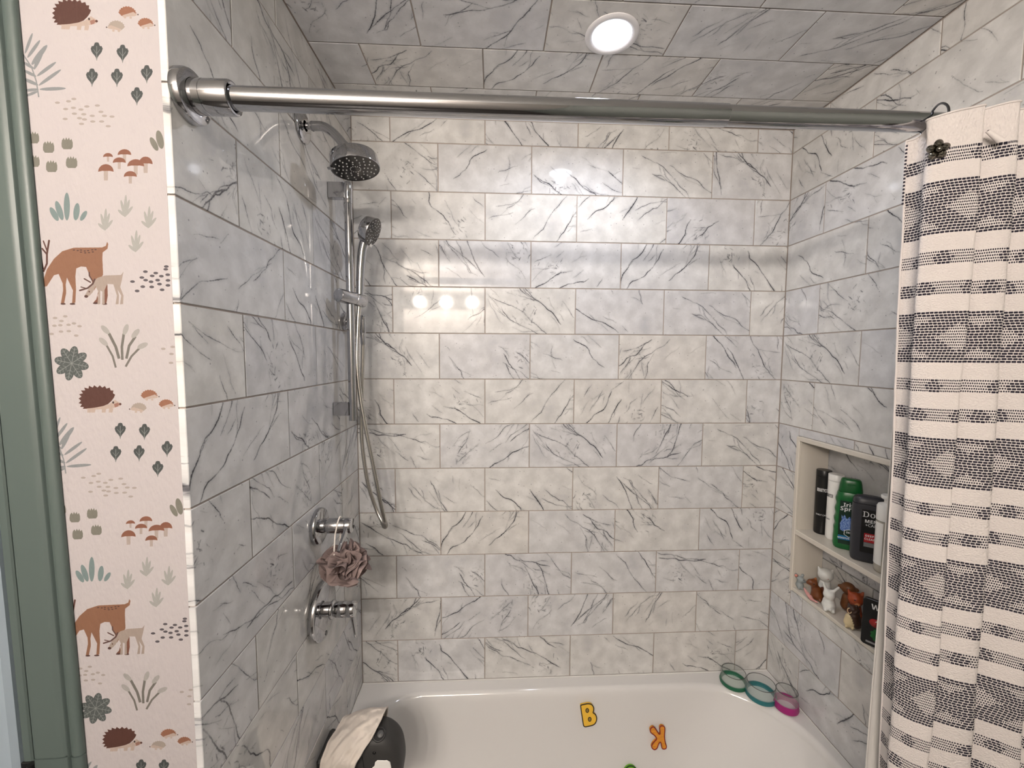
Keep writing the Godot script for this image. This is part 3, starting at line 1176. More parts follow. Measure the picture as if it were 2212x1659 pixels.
func overhead_shower() -> void:
	var o := Vector3(0, 2.094, 0.35)
	var t := thing("overhead_shower", "round chrome shower head on a bent arm high on the tap wall", "shower head", o)
	var g := Geo.new()
	g.lathe(fr(Vector3(0.0008, 0, 0), Vector3.RIGHT), [Vector2(0.0, 0.0), Vector2(0.0385, 0.0), Vector2(0.039, 0.002), Vector2(0.037, 0.0045), Vector2(0.03, 0.0065), Vector2(0.017, 0.0078), Vector2(0.012, 0.008)], 48)
	put("flange", g, M.chrome, t)
	g = Geo.new()
	g.lathe(fr(Vector3(0.006, 0, 0), Vector3.RIGHT), [Vector2(0.0072, 0.0), Vector2(0.0072, 0.016), Vector2(0.0105, 0.0165), Vector2(0.0112, 0.018), Vector2(0.0112, 0.02)], 28)
	put("nipple", g, M.chrome, t)
	var n := Vector3(0.16, -0.975, 0.07).normalized()
	var face := Vector3(0.1245, 1.997, 0.352) - o
	var top := face - n * 0.034
	var neck := top - n * 0.006
	g = Geo.new()
	g.tube(spline([Vector3(0.022, 0, 0), Vector3(0.045, 0.0005, 0), Vector3(0.062, -0.006, 0.0005), Vector3(0.078, -0.019, 0.001), Vector3(0.094, -0.037, 0.0015), Vector3(0.1, -0.0445, 0.002)], 8), 0.0108, 22)
	put("arm", g, M.chrome, t)
	g = Geo.new()
	g.tube([Vector3(0.098, -0.042, 0.002), Vector3(0.104, -0.049, 0.002), neck.lerp(Vector3(0.106, -0.05, 0.002), 0.25), top + n * 0.002], [0.0118, 0.0118, 0.0122, 0.0165], 24)
	put("swivel", g, M.chrome, t)
	g = Geo.new()
	var x := fr(face, n, Vector3(0, 0, 1))
	g.lathe(x, [Vector2(0.0, -0.036), Vector2(0.02, -0.035), Vector2(0.044, -0.0335), Vector2(0.0535, -0.031), Vector2(0.0552, -0.028), Vector2(0.0575, -0.003), Vector2(0.0572, -0.0008), Vector2(0.056, 0.0)], 64)
	put("body", g, M.chrome, t)
	g = Geo.new()
	g.lathe(x, [Vector2(0.0562, -0.0004), Vector2(0.0545, 0.0004), Vector2(0.0535, -0.0006), Vector2(0.02, 0.0), Vector2(0.0, 0.0002)], 64)
	var sf := put("spray_face", g, M.gunmetal, t)
	sf.set_meta("label", "dark grey spray face")
	nozzles(x, [[0.047, 16], [0.038, 14], [0.029, 12], [0.021, 8], [0.012, 14]], 0.0017, sf)
	g = Geo.new()
	g.box(Transform3D(fr(Vector3.ZERO, n).basis, face + (Vector3(-0.052, -0.008, 0.02))), Vector3(0.013, 0.004, 0.008), 0.001)
	put("spray_tab", g, M.chrome, t)

func nozzles(x: Transform3D, rings: Array, r: float, t: Node) -> void:
	var g := Geo.new()
	for q in rings:
		for k in q[1]:
			var a: float = TAU * k / q[1] + q[0] * 40.0
			var p: Vector3 = x * Vector3(cos(a) * q[0], 0.0, sin(a) * q[0])
			var s: float = r * (0.62 if q[0] < 0.014 else 1.0)
			g.lathe(Transform3D(x.basis, p), [Vector2(s, -0.0005), Vector2(s * 0.9, 0.001), Vector2(s * 0.4, 0.0016), Vector2(0.0, 0.0017)], 8)
	put("nozzles", g, M.nozzle, t).set_meta("kind", "stuff")

func slide_bar() -> void:
	var zb := 0.197
	var xb := 0.053
	var t := thing("slide_bar", "vertical chrome slide bar on square brackets below the shower head", "slide bar", Vector3(0, 1.36, zb))
	var y0 := 1.36
	var g := Geo.new()
	g.tube([Vector3(xb, 1.362 - y0, 0), Vector3(xb, 1.972 - y0, 0)], 0.0108, 32)
	put("bar", g, M.chrome, t)
	g = Geo.new()
	g.lathe(at3(xb, 1.97 - y0, 0), [Vector2(0.0112, 0.0), Vector2(0.0118, 0.001), Vector2(0.0118, 0.048), Vector2(0.0112, 0.0545), Vector2(0.0085, 0.0585), Vector2(0.004, 0.0602), Vector2(0.0, 0.0605)], 32)
	put("top_cap", g, M.chrome, t)
	for y in [2.004, 1.396]:
		g = Geo.new()
		g.box(at3(0.0225, y - y0, 0), Vector3(0.0435, 0.043 if y > 1.6 else 0.038, 0.02), 0.0012)
		put("bracket", g, M.chrome, t)
	# the slider that carries the hand shower
	var a := Vector3(0.0345, 1.7135 - y0, 0.043)
	var b := Vector3(0.0775, 1.707 - y0, -0.04)
	var d := (b - a).normalized()
	g = Geo.new()
	var l := a.distance_to(b)
	g.lathe(fr(a, d), [Vector2(0.0, -0.001), Vector2(0.0165, 0.0), Vector2(0.0182, 0.0012), Vector2(0.0185, 0.003), Vector2(0.0185, l * 0.58), Vector2(0.0178, l * 0.585), Vector2(0.0178, l * 0.6), Vector2(0.0185, l * 0.605), Vector2(0.0185, l - 0.002), Vector2(0.0172, l), Vector2(0.0, l + 0.001)], 40)
	put("slider", g, M.chrome, t)

func hand_shower() -> void:
	var foot := Vector3(0.0705, 1.716, 0.168)
	var t := thing("hand_shower", "small chrome hand shower held upright by the slide bar", "hand shower", foot)
	var n := Vector3(0.9, -0.42, 0.1).normalized()
	var c := Vector3(0.1165, 1.8985, 0.182) - foot
	var g := Geo.new()
	var hp := spline([Vector3(0, 0.0, 0), Vector3(0.003, 0.06, 0.001), Vector3(0.0095, 0.12, 0.005), Vector3(0.0165, 0.15, 0.0075), Vector3(0.027, 0.17, 0.0095)], 7)
	var hr := []
	for k in hp.size():
		hr.append(lerpf(0.0112, 0.0142, k / float(hp.size() - 1)))
	g.tube(hp, hr, 26)
	put("handle", g, M.chrome, t)
	var x := fr(c, n, Vector3(0, 0, 1))
	g = Geo.new()
	g.lathe(x, [Vector2(0.0, -0.0325), Vector2(0.02, -0.032), Vector2(0.031, -0.03), Vector2(0.0365, -0.026), Vector2(0.0385, -0.02), Vector2(0.0405, -0.002), Vector2(0.0395, 0.0)], 56)
	put("head", g, M.chrome, t)
	g = Geo.new()
	g.lathe(x, [Vector2(0.0395, -0.0002), Vector2(0.037, 0.0003), Vector2(0.0, 0.0006)], 48)
	var sf := put("spray_face", g, M.gunmetal, t)
	sf.set_meta("label", "dark grey spray face")
	nozzles(x, [[0.033, 14], [0.025, 12], [0.017, 9], [0.009, 6]], 0.0016, sf)
	g = Geo.new()
	g.box(Transform3D(x.basis, c + Vector3(-0.006, -0.0395, 0.006)), Vector3(0.008, 0.006, 0.006), 0.001)
	put("spray_tab", g, M.nozzle, t)
	g = Geo.new()
	g.lathe(at3(0, 0.004, 0), [Vector2(0.0112, 0.0), Vector2(0.0116, 0.001), Vector2(0.0116, 0.004), Vector2(0.0112, 0.005)], 28)
	put("ring", g, M.steel, t)

func hose() -> void:
	var t := thing("shower_hose", "long looping ribbed metal hose hanging from the hand shower", "hose", Vector3(0.0765, 1.0, 0.185))
	var o := Vector3(0.0765, 1.0, 0.185)
	var raw := [Vector3(0.0705, 1.721, 0.168), Vector3(0.069, 1.697, 0.17), Vector3(0.066, 1.642, 0.176), Vector3(0.064, 1.529, 0.185), Vector3(0.071, 1.432, 0.185), Vector3(0.086, 1.33, 0.185), Vector3(0.104, 1.231, 0.185), Vector3(0.121, 1.13, 0.185),
		Vector3(0.133, 1.062, 0.182), Vector3(0.1345, 1.038, 0.172), Vector3(0.126, 1.028, 0.155), Vector3(0.114, 1.04, 0.14), Vector3(0.095, 1.075, 0.13), Vector3(0.072, 1.151, 0.129), Vector3(0.058, 1.252, 0.128), Vector3(0.054, 1.331, 0.126), Vector3(0.056, 1.45, 0.122), Vector3(0.0585, 1.54, 0.115), Vector3(0.0592, 1.592, 0.1105)]
	var pts := []
	for p in raw:
		pts.append(p - o)
	pts = spline(pts, 34)
	var rad := []
	for i in pts.size():
		rad.append(0.0058 + (0.0006 if i % 2 else -0.0002))
	var g := Geo.new()
	g.tube(pts, rad, 14)
	put("ribbed_hose", g, M.hosemetal, t)
	g = Geo.new()
	g.lathe(at3(pts[-1].x, pts[-1].y - 0.01, pts[-1].z), [Vector2(0.0068, 0.0), Vector2(0.0075, 0.004), Vector2(0.0085, 0.04), Vector2(0.008, 0.041)], 24)
	put("ferrule", g, M.chrome, t)
	g = Geo.new()
	g.tube([pts[4] + Vector3(0.0, -0.004, 0), pts[0] + Vector3(0, -0.003, 0)], [0.0075, 0.0095], 20)
	put("ferrule", g, M.chrome, t)

func wall_outlet() -> void:
	var o := Vector3(0, 1.652, 0.105)
	var t := thing("hose_outlet", "chrome wall outlet behind the slide bar feeding the hose", "wall outlet", o)
	var g := Geo.new()
	g.lathe(fr(Vector3(0.0008, 0, 0), Vector3.RIGHT), [Vector2(0.0, 0.0), Vector2(0.027, 0.0), Vector2(0.0275, 0.002), Vector2(0.027, 0.012), Vector2(0.025, 0.014), Vector2(0.0, 0.0145)], 40)
	put("wall_plate", g, M.chrome, t)
	g = Geo.new()
	g.tube([Vector3(0.012, 0, 0), Vector3(0.0592, 0, 0.004)], 0.0095, 24)
	put("neck", g, M.chrome, t)
	g = Geo.new()
	g.lathe(at3(0.0592, -0.034, 0.005), [Vector2(0.0, 0.0), Vector2(0.0088, 0.0), Vector2(0.0094, 0.002), Vector2(0.0094, 0.05), Vector2(0.0085, 0.052), Vector2(0.0, 0.053)], 28)
	put("elbow", g, M.chrome, t)

func diverter() -> void:
	var o := Vector3(0, 1.107, 0.331)
	var t := thing("diverter_valve", "chrome diverter handle with a round plate, the upper of the two valves", "valve", o)
	var g := Geo.new()
	g.lathe(fr(Vector3(0.0008, 0, 0), Vector3.RIGHT), [Vector2(0.0, 0.0), Vector2(0.045, 0.0), Vector2(0.0465, 0.002), Vector2(0.0465, 0.009), Vector2(0.045, 0.012), Vector2(0.042, 0.0135), Vector2(0.0, 0.014)], 56)
	put("wall_plate", g, M.chrome, t)
	g = Geo.new()
	g.lathe(fr(Vector3(0.013, 0, 0), Vector3.RIGHT), [Vector2(0.0185, 0.0), Vector2(0.0185, 0.012), Vector2(0.016, 0.0135), Vector2(0.016, 0.016), Vector2(0.0195, 0.018), Vector2(0.0195, 0.058), Vector2(0.0188, 0.0592), Vector2(0.0188, 0.0602), Vector2(0.0195, 0.061), Vector2(0.0195, 0.075), Vector2(0.0183, 0.0768), Vector2(0.0, 0.0775)], 44)
	put("barrel", g, M.chrome, t)
	g = Geo.new()
	blade(g, Vector3(0.081, 0.004, 0.0), Vector3(0.081, -0.034, 0.072), 0.0105, 0.0072, 0.0052)
	put("lever", g, M.chrome, t)

func blade(g: Geo, a: Vector3, b: Vector3, w0: float, w1: float, th: float) -> void:   # a tapering lever with rounded edges
	var d := (b - a).normalized()
	var s := Vector3.RIGHT.cross(d).normalized()
	var up := d.cross(s).normalized()
	var rows := []
	for i in 9:
		var q := i / 8.0
		var w := lerpf(w0, w1, q) * (1.0 if i < 8 else 0.75) * (0.8 if i == 0 else 1.0)
		var h := th * lerpf(1.0, 0.7, q)
		var row := []
		for k in 25:
			var an := TAU * k / 24
			var ca := cos(an)
			var sa := sin(an)
			row.append(a.lerp(b, q) + s * signf(ca) * pow(absf(ca), 0.6) * w + up * signf(sa) * pow(absf(sa), 0.6) * h)
		rows.append(row)
	g.grid(rows, [], true)
	for k in 24:
		g.tri(b, rows[8][k], rows[8][k + 1], d, d, d)
		g.tri(a, rows[0][k], rows[0][k + 1], -d, -d, -d)

func mixer() -> void:
	var o := Vector3(0, 0.878, 0.331)
	var t := thing("mixer_valve", "chrome tub mixer with a large round plate, the lower of the two valves", "valve", o)
	var g := Geo.new()
	g.lathe(fr(Vector3(0.0008, 0, 0), Vector3.RIGHT), [Vector2(0.0, 0.0), Vector2(0.073, 0.0), Vector2(0.0745, 0.002), Vector2(0.0745, 0.011), Vector2(0.073, 0.0145), Vector2(0.069, 0.016), Vector2(0.0, 0.0165)], 64)
	put("wall_plate", g, M.chrome, t)
	g = Geo.new()
	g.lathe(fr(Vector3(0.016, 0.002, 0), Vector3.RIGHT), [Vector2(0.0185, 0.0), Vector2(0.0185, 0.014), Vector2(0.0225, 0.0155), Vector2(0.0235, 0.0175), Vector2(0.0235, 0.021), Vector2(0.022, 0.023), Vector2(0.0178, 0.025), Vector2(0.0178, 0.028), Vector2(0.0198, 0.031), Vector2(0.0198, 0.0545), Vector2(0.019, 0.0555), Vector2(0.019, 0.057), Vector2(0.0198, 0.058), Vector2(0.0198, 0.075), Vector2(0.0185, 0.077), Vector2(0.0, 0.0778)], 44)
	put("barrel", g, M.chrome, t)
	g = Geo.new()
	blade(g, Vector3(0.0865, -0.01, 0.0), Vector3(0.0945, -0.073, 0.003), 0.012, 0.0062, 0.0048)
	put("lever", g, M.chrome, t)
	g = Geo.new()
	g.lathe(fr(Vector3(0.0165, -0.062, 0.0), Vector3.RIGHT), [Vector2(0.006, 0.0), Vector2(0.006, 0.0012), Vector2(0.0, 0.0014)], 16)
	put("screw_cap", g, M.steel, t)

func loofah() -> void:
	var c := Vector3(0.0745, 1.015, 0.354)
	var t := thing("bath_pouf", "mauve mesh bath pouf hanging by a white cord from the upper valve", "bath pouf", c)
	rng.seed = 61
	var g := Geo.new()
	for k in 34:
		var n := Vector3(rng.randfn(), rng.randfn(), rng.randfn()).normalized()
		var e1 := n.cross(Vector3(rng.randfn(), rng.randfn(), rng.randfn())).normalized()
		var e2 := n.cross(e1)
		var span := rng.randf_range(1.2, 2.6)
		var waves := rng.randf_range(1.2, 2.6)
		var ph := rng.randf() * TAU
		var R := rng.randf_range(0.047, 0.058)
		var lean := rng.randf_range(-0.35, 0.35)
		var rows := []
		for i in 7:
			var q := i / 6.0
			var row := []
			for j in 46:
				var f := j / 45.0
				var a := (f - 0.5) * span
				var wv := sin(f * TAU * waves + ph)
				var r := lerpf(0.008, R, q) * (1.0 - 0.16 * pow(absf(f - 0.5) * 2.0, 4.0))
				var p := (e1 * cos(a) + e2 * sin(a)) * r + n * ((wv * 0.014 + 0.002 * sin(f * 15.0 + k)) * sin(q * 2.2) + lean * r * 0.5 + 0.012 * q * q * q)
				p = p * Vector3(1.14, 1.0, 0.92)
				if p.x < -0.072:
					p.x = -0.072
				row.append(p)
			rows.append(row)
		g.grid(rows)
	var m := mat(Color8(138, 121, 118), 0.95)
	m.backlight_enabled = true
	m.backlight = Color(0.35, 0.3, 0.29)
	m.normal_enabled = true
	m.normal_texture = bump_tex(0.3, 6.0, 256)
	put("mesh_ruffle", g, m, t).set_meta("kind", "stuff")
	g = Geo.new()
	var top := Vector3(0.058, 1.1272, 0.331) - c
	g.tube(spline([Vector3(-0.012, 0.008, 0.035), top + Vector3(-0.004, -0.045, 0.0235), top + Vector3(0, -0.018, 0.0215), top + Vector3(0.001, -0.006, 0.0155), top + Vector3(0.001, 0.0018, 0.003), top + Vector3(0.0, 0.0012, -0.006), top + Vector3(-0.001, -0.008, -0.0175), top + Vector3(-0.003, -0.022, -0.0222), top + Vector3(-0.006, -0.05, -0.02), Vector3(-0.008, 0.02, 0.0)], 6), 0.0019, 8)
	put("cord", g, mat(Color8(232, 224, 216), 0.9), t)

func spout_cover() -> void:
	var t := thing("spout_cover", "dark grey whale shaped rubber cover over the tub spout", "spout cover", Vector3(0.0, 0.45, 0.335))
	# side outline in the x-y plane, rounded in z
	var out := []
	var P := spline([Vector3(0.01, 0.045, 0), Vector3(0.06, 0.068, 0), Vector3(0.11, 0.092, 0), Vector3(0.155, 0.104, 0), Vector3(0.187, 0.092, 0), Vector3(0.21, 0.06, 0), Vector3(0.2175, 0.01, 0), Vector3(0.21, -0.035, 0), Vector3(0.185, -0.052, 0), Vector3(0.12, -0.05, 0), Vector3(0.06, -0.048, 0), Vector3(0.012, -0.04, 0)], 5)
	var c := Vector3(0.12, 0.02, 0)
	var rows := []
	var m := 12
	for i in m + 1:
		var a := PI * i / m - PI / 2
		var z := signf(sin(a)) * pow(absf(sin(a)), 0.6) * 0.046
		var s := pow(maxf(cos(a), 0.0), 0.34)
		var row := []
		for p in P:
			row.append(Vector3(0, 0, z) + c + (p - c) * lerpf(0.0, 1.0, s))
		row.append(row[0])
		rows.append(row)
	var g := Geo.new()
	g.grid(rows, [], true)
	put("body", g, M.rubber, t)
	g = Geo.new()
	g.box(at3(0.009, 0.01, -0.005), Vector3(0.017, 0.085, 0.1), 0.006)
	put("wall_collar", g, M.rubber, t)
	g = Geo.new()   # blow hole on the crown
	var hx := fr(Vector3(0.158, 0.1035, 0.0265), Vector3(0.1, 0.85, 0.5), Vector3(1, 0, 0))
	g.lathe(hx, [Vector2(0.0165, -0.003), Vector2(0.016, 0.0018), Vector2(0.0143, 0.0022), Vector2(0.0132, -0.002)], 24)
	var hole := put("hole_rim", g, M.rubber, t)
	g = Geo.new()
	g.lathe(hx, [Vector2(0.0142, -0.001), Vector2(0.0, -0.0005)], 24)
	put("blow_hole", g, M.black, hole)
	g = Geo.new()
	g.lathe(hx * at3(0.001, 0.0, 0.0035), [Vector2(0.0082, -0.002), Vector2(0.008, 0.001), Vector2(0.005, 0.0024), Vector2(0.0, 0.003)], 16)
	put("plug", g, M.steelgrey, hole)
	g = Geo.new()
	var eye := []
	for q in 9:
		eye.append(Vector2(sin(PI * q / 8.0) * 0.0052, -cos(PI * q / 8.0) * 0.0052))
	g.lathe(at3(0.150, 0.07, 0.0425), eye, 16)
	put("eye", g, mat(Color8(10, 10, 10), 0.08), t)
	g = Geo.new()
	g.slab(at3(0, 0.04, 0.0425), PackedVector2Array([Vector2(0.105, -0.012), Vector2(0.118, -0.0085), Vector2(0.142, -0.011), Vector2(0.15, -0.004), Vector2(0.152, 0.006), Vector2(0.158, 0.011), Vector2(0.182, 0.0085), Vector2(0.19, 0.002), Vector2(0.193, -0.014), Vector2(0.188, -0.036), Vector2(0.16, -0.043), Vector2(0.12, -0.043), Vector2(0.105, -0.034)]), 0.0035, 0.0008)
	put("belly", g, M.white, t).set_meta("label", "white belly patch")
	g = Geo.new()
	g.tube(spline([Vector3(0.1195, 0.062, 0.0455), Vector3(0.121, 0.05, 0.0463), Vector3(0.1225, 0.035, 0.0466), Vector3(0.1215, 0.02, 0.0466)], 5), 0.0007, 6)
	put("seam", g, M.black, t)

func washcloth() -> void:
	var t := thing("washcloth", "crumpled off white washcloth draped over the whale spout cover", "washcloth", Vector3(0.07, 0.45, 0.34))
	var o := Vector3(0.07, 0.45, 0.34)
	# left and right borders from the far hem over the top to the near hem
	var L := spline([Vector3(0.046, 0.505, 0.262), Vector3(0.047, 0.527, 0.272), Vector3(0.043, 0.54, 0.292), Vector3(0.035, 0.5385, 0.325), Vector3(0.026, 0.531, 0.36), Vector3(0.021, 0.51, 0.392), Vector3(0.02, 0.475, 0.408), Vector3(0.022, 0.43, 0.416), Vector3(0.0235, 0.408, 0.4185)], 6)
	var R := spline([Vector3(0.152, 0.515, 0.265), Vector3(0.158, 0.55, 0.277), Vector3(0.162, 0.5745, 0.305), Vector3(0.158, 0.577, 0.335), Vector3(0.147, 0.566, 0.366), Vector3(0.125, 0.5385, 0.389), Vector3(0.104, 0.505, 0.402), Vector3(0.09, 0.455, 0.412), Vector3(0.084, 0.415, 0.4155)], 6)
	var ns := FastNoiseLite.new()
	ns.seed = 3
	ns.frequency = 14.0
	ns.fractal_octaves = 3
	var g := Geo.new()
	var m := 30
	for side in 2:
		var rows := []
		for i in L.size():
			var row := []
			for j in m + 1:
				var q := j / float(m)
				var p: Vector3 = L[i].lerp(R[i], q)
				var f := i / float(L.size() - 1)
				p += Vector3(0, 0.010 * sin(PI * q), 0.006 * sin(PI * q) * f)
				var fold := 0.0045 * sin(q * 13.0 + f * 3.0) * smoothstep(0.2, 1.0, f) + ns.get_noise_2d(q * 0.2, f * 0.5) * 0.009 + ns.get_noise_2d(q * 0.5 + 3.0, f * 0.9) * 0.004
				p += Vector3(0.0, 0.75, 0.66) * fold
				p -= Vector3(0, 0.7, 0.7) * (0.0035 * side)
				row.append(p - o)
			rows.append(row)
		g.grid(rows)
		if side == 0:
			for b in [0, m]:
				var e := []
				for i in rows.size():
					e.append(rows[i][b] - Vector3(0, 0.0012, 0.0012))
				g.tube(e, 0.0028, 8)
			for b in [0, rows.size() - 1]:
				var e := []
				for j in m + 1:
					e.append(rows[b][j] - Vector3(0, 0.0012, 0.0012))
				g.tube(e, 0.0028, 8)
	var c := mat(Color8(222, 212, 202), 0.98)
	c.normal_enabled = true
	c.normal_texture = bump_tex(0.2, 8.0, 512, 4)
	c.uv1_triplanar = true
	c.uv1_scale = Vector3.ONE * 9.0
	put("terry_cloth", g, c, t)

# ---------------------------------------------------------------- things on the tub
func bath_cup(label: String, at: Vector3, r0: float, r1: float, h: float, fillh: float, col: Color, lean := 0.0) -> void:
	var t := thing("bath_cup", label, "cup", at, 0.0, "bath cups on the tub corner")
	t.rotation.z = lean
	var clear := mat(Color(0.74, 0.76, 0.74, 0.2), 0.3)
	clear.transparency = BaseMaterial3D.TRANSPARENCY_ALPHA
	var g := Geo.new()
	var f := fillh / h
	var rf := lerpf(r0, r1, f)
	g.lathe(at3(0, 0, 0), [Vector2(rf, fillh), Vector2(r1, h), Vector2(r1 - 0.0016, h), Vector2(rf - 0.0016, fillh)], 48)
	put("clear_wall", g, clear, t).set_meta("label", "clear upper wall")
	g = Geo.new()
	g.torus(at3(0, h, 0), r1 - 0.0006, 0.0011, 48, 8)
	put("rim", g, mat(Color8(78, 77, 76), 0.3), t)
	g = Geo.new()
	g.lathe(at3(0, 0, 0), [Vector2(0.0, 0.0005), Vector2(r0 - 0.006, 0.0005), Vector2(r0 - 0.001, 0.003), Vector2(r0 + 0.0005, 0.008), Vector2(rf, fillh), Vector2(rf - 0.003, fillh), Vector2(r0 - 0.004, 0.008), Vector2(r0 - 0.008, 0.0045)], 48)
	var m := mat(col, 0.35)
	m.backlight_enabled = true
	m.backlight = Color(0.6, 0.6, 0.6)
	put("coloured_base", g, m, t)
	g = Geo.new()
	g.lathe(at3(0, 0, 0), [Vector2(r0 - 0.008, 0.0042), Vector2(0.0, 0.0042)], 40)
	var k := mat(Color(0.86, 0.86, 0.84).lerp(col, 0.15), 0.4)
	put("inner_floor", g, k, t)

func rounded(p: Array, per := 3) -> PackedVector2Array:
	var o := PackedVector2Array()
	var m := p.size()
	for i in m:
		for k in per:
			o.append(p[i].cubic_interpolate(p[(i + 1) % m], p[(i + m - 1) % m], p[(i + 2) % m], float(k) / per))
	return o

func bath_letter(label: String, at: Vector3, pts: Array, c: Vector2, s: float, col: Color, ink: Color, holes: Array, stripes := false) -> void:
	var t := thing("bath_letter", label, "bath toy", at, 0.0, "foam letters stuck inside the tub")
	t.rotation.x = -0.135
	var q := []
	for p in pts:
		q.append(Vector2((p.x - c.x) * s, -(p.y - c.y) * s))
	var poly := rounded(q)
	var g := Geo.new()
	g.slab(at3(0, 0, 0), poly, 0.0075, 0.0008, 40.0)
	var m := mat(col, 0.85)
	if stripes:
		m.albedo_color = Color.WHITE
		var nt := noise_tex(0.02, col.darkened(0.22), col.lightened(0.05), 256, 3)
		m.albedo_texture = nt
		m.uv1_scale = Vector3(0.15, 2.2, 1)
	var foam := put("foam", g, m, t)
	g = Geo.new()
	var ring := []
	for p in poly:
		ring.append(Vector3(p.x * 0.975, p.y * 0.982, 0.0074))
	ring.append(ring[0])
	ring.append(ring[1])
	g.tube(ring, 0.0018, 8, false)
	put("outline", g, mat(ink, 0.7), foam)
	for h in holes:
		var x := fr(Vector3((h.x - c.x) * s, -(h.y - c.y) * s, 0.0072), Vector3(0, 0, 1), Vector3(0, 1, 0))
		g = Geo.new()
		g.torus(x * Transform3D(Basis.from_scale(Vector3(0.85, 1, 1.1)), Vector3.ZERO), 0.0056, 0.0017, 24, 8)
		put("hole_outline", g, mat(ink, 0.7), foam)
		g = Geo.new()
		g.lathe(x * Transform3D(Basis.from_scale(Vector3(0.85, 1, 1.1)), Vector3.ZERO), [Vector2(0.0052, 0.0), Vector2(0.0, 0.0009)], 20)
		put("hole", g, mat(col.darkened(0.45).lerp(Color.GRAY, 0.2), 0.9), foam)

func tub_things() -> void:
	bath_cup("clear bath cup with a dark green base, nearest the back wall", Vector3(1.3105, TUB, 0.0555), 0.0440, 0.0385, 0.045, 0.0155, Color8(24, 104, 72))
	bath_cup("clear bath cup with a teal base, largest and middle of the three", Vector3(1.3715, TUB, 0.1125), 0.0475, 0.043, 0.050, 0.0175, Color8(34, 112, 116))
	bath_cup("small clear bath cup with a magenta base beside the niche wall", Vector3(1.4255, TUB, 0.1615), 0.036, 0.031, 0.062, 0.026, Color8(164, 26, 116))
	bath_letter("yellow foam letter B stuck to the far side of the tub", Vector3(0.787, 0.318, 0.0725), [Vector2(290, 320), Vector2(300, 292), Vector2(370, 278), Vector2(430, 272), Vector2(490, 290), Vector2(525, 345), Vector2(522, 400), Vector2(515, 430), Vector2(562, 470), Vector2(578, 540), Vector2(555, 605), Vector2(500, 642), Vector2(380, 662), Vector2(350, 655), Vector2(335, 630), Vector2(312, 480)], Vector2(430, 465), 0.000195, Color8(232, 184, 60), Color8(50, 38, 22), [Vector2(408, 388), Vector2(450, 537)])
	bath_letter("orange foam letter K seen mirrored, right of the yellow B", Vector3(1.03, 0.236, 0.0845), [Vector2(1530, 720), Vector2(1545, 680), Vector2(1590, 660), Vector2(1625, 690), Vector2(1665, 755), Vector2(1697, 788), Vector2(1712, 770), Vector2(1705, 690), Vector2(1720, 655), Vector2(1755, 648), Vector2(1795, 670), Vector2(1800, 720), Vector2(1790, 830), Vector2(1800, 930), Vector2(1820, 990), Vector2(1815, 1030), Vector2(1780, 1045), Vector2(1740, 1030), Vector2(1728, 960), Vector2(1712, 925), Vector2(1680, 950), Vector2(1650, 1020), Vector2(1605, 1048), Vector2(1560, 1025), Vector2(1550, 985), Vector2(1580, 930), Vector2(1640, 875), Vector2(1635, 840), Vector2(1600, 800), Vector2(1545, 760)], Vector2(1680, 848), 0.000195, Color8(236, 152, 40), Color8(132, 36, 20), [], true)
	var o := []
	for k in 20:
		o.append(Vector2(cos(TAU * k / 20) * 145, sin(TAU * k / 20) * 190))
	bath_letter("green foam bath letter low between B and K, only its rounded top showing", Vector3(0.93, 0.114, 0.101), o, Vector2.ZERO, 0.00019, Color8(110, 170, 50), Color8(20, 60, 20), [Vector2(0, 0)])

# ---------------------------------------------------------------- niche, upper shelf
const SHELF := 0.9757
const SILL := 0.7757
const FACE := -0.737     # turns a thing towards the middle of the room

func words(text: String, size: float, m: Material, t: Node, at: Vector3, r: float, bold := true, turn := 0.0, serif := false, sx := 1.0) -> void:
	var g := lettering(text, size, bold, serif)
	var o: Geo
	if r > 0.0:
		o = wrapped(g, r, at, turn, sx)
	else:
		o = moved(g, Transform3D(Basis.from_scale(Vector3(sx, 1, 1)), at))
	put("lettering", o, m, t).set_meta("kind", "stuff")

func superbox(g: Geo, levels: Array, pw := 0.45, seg := 48) -> void:   # levels: [y, half width, half depth]; a bottle with a rounded oblong section
	var rows := []
	for l in levels:
		var row := []
		for k in seg + 1:
			var a := TAU * k / seg
			row.append(Vector3(signf(cos(a)) * pow(absf(cos(a)), pw) * l[1], l[0], signf(sin(a)) * pow(absf(sin(a)), pw) * l[2]))
		rows.append(row)
	g.grid(rows, [], true)
	for e in [0, levels.size() - 1]:
		var up := Vector3(0, -1 if e == 0 else 1, 0)
		var c := Vector3(0, levels[e][0], 0)
		for k in seg:
			g.tri(c, rows[e][k], rows[e][k + 1], up, up, up)

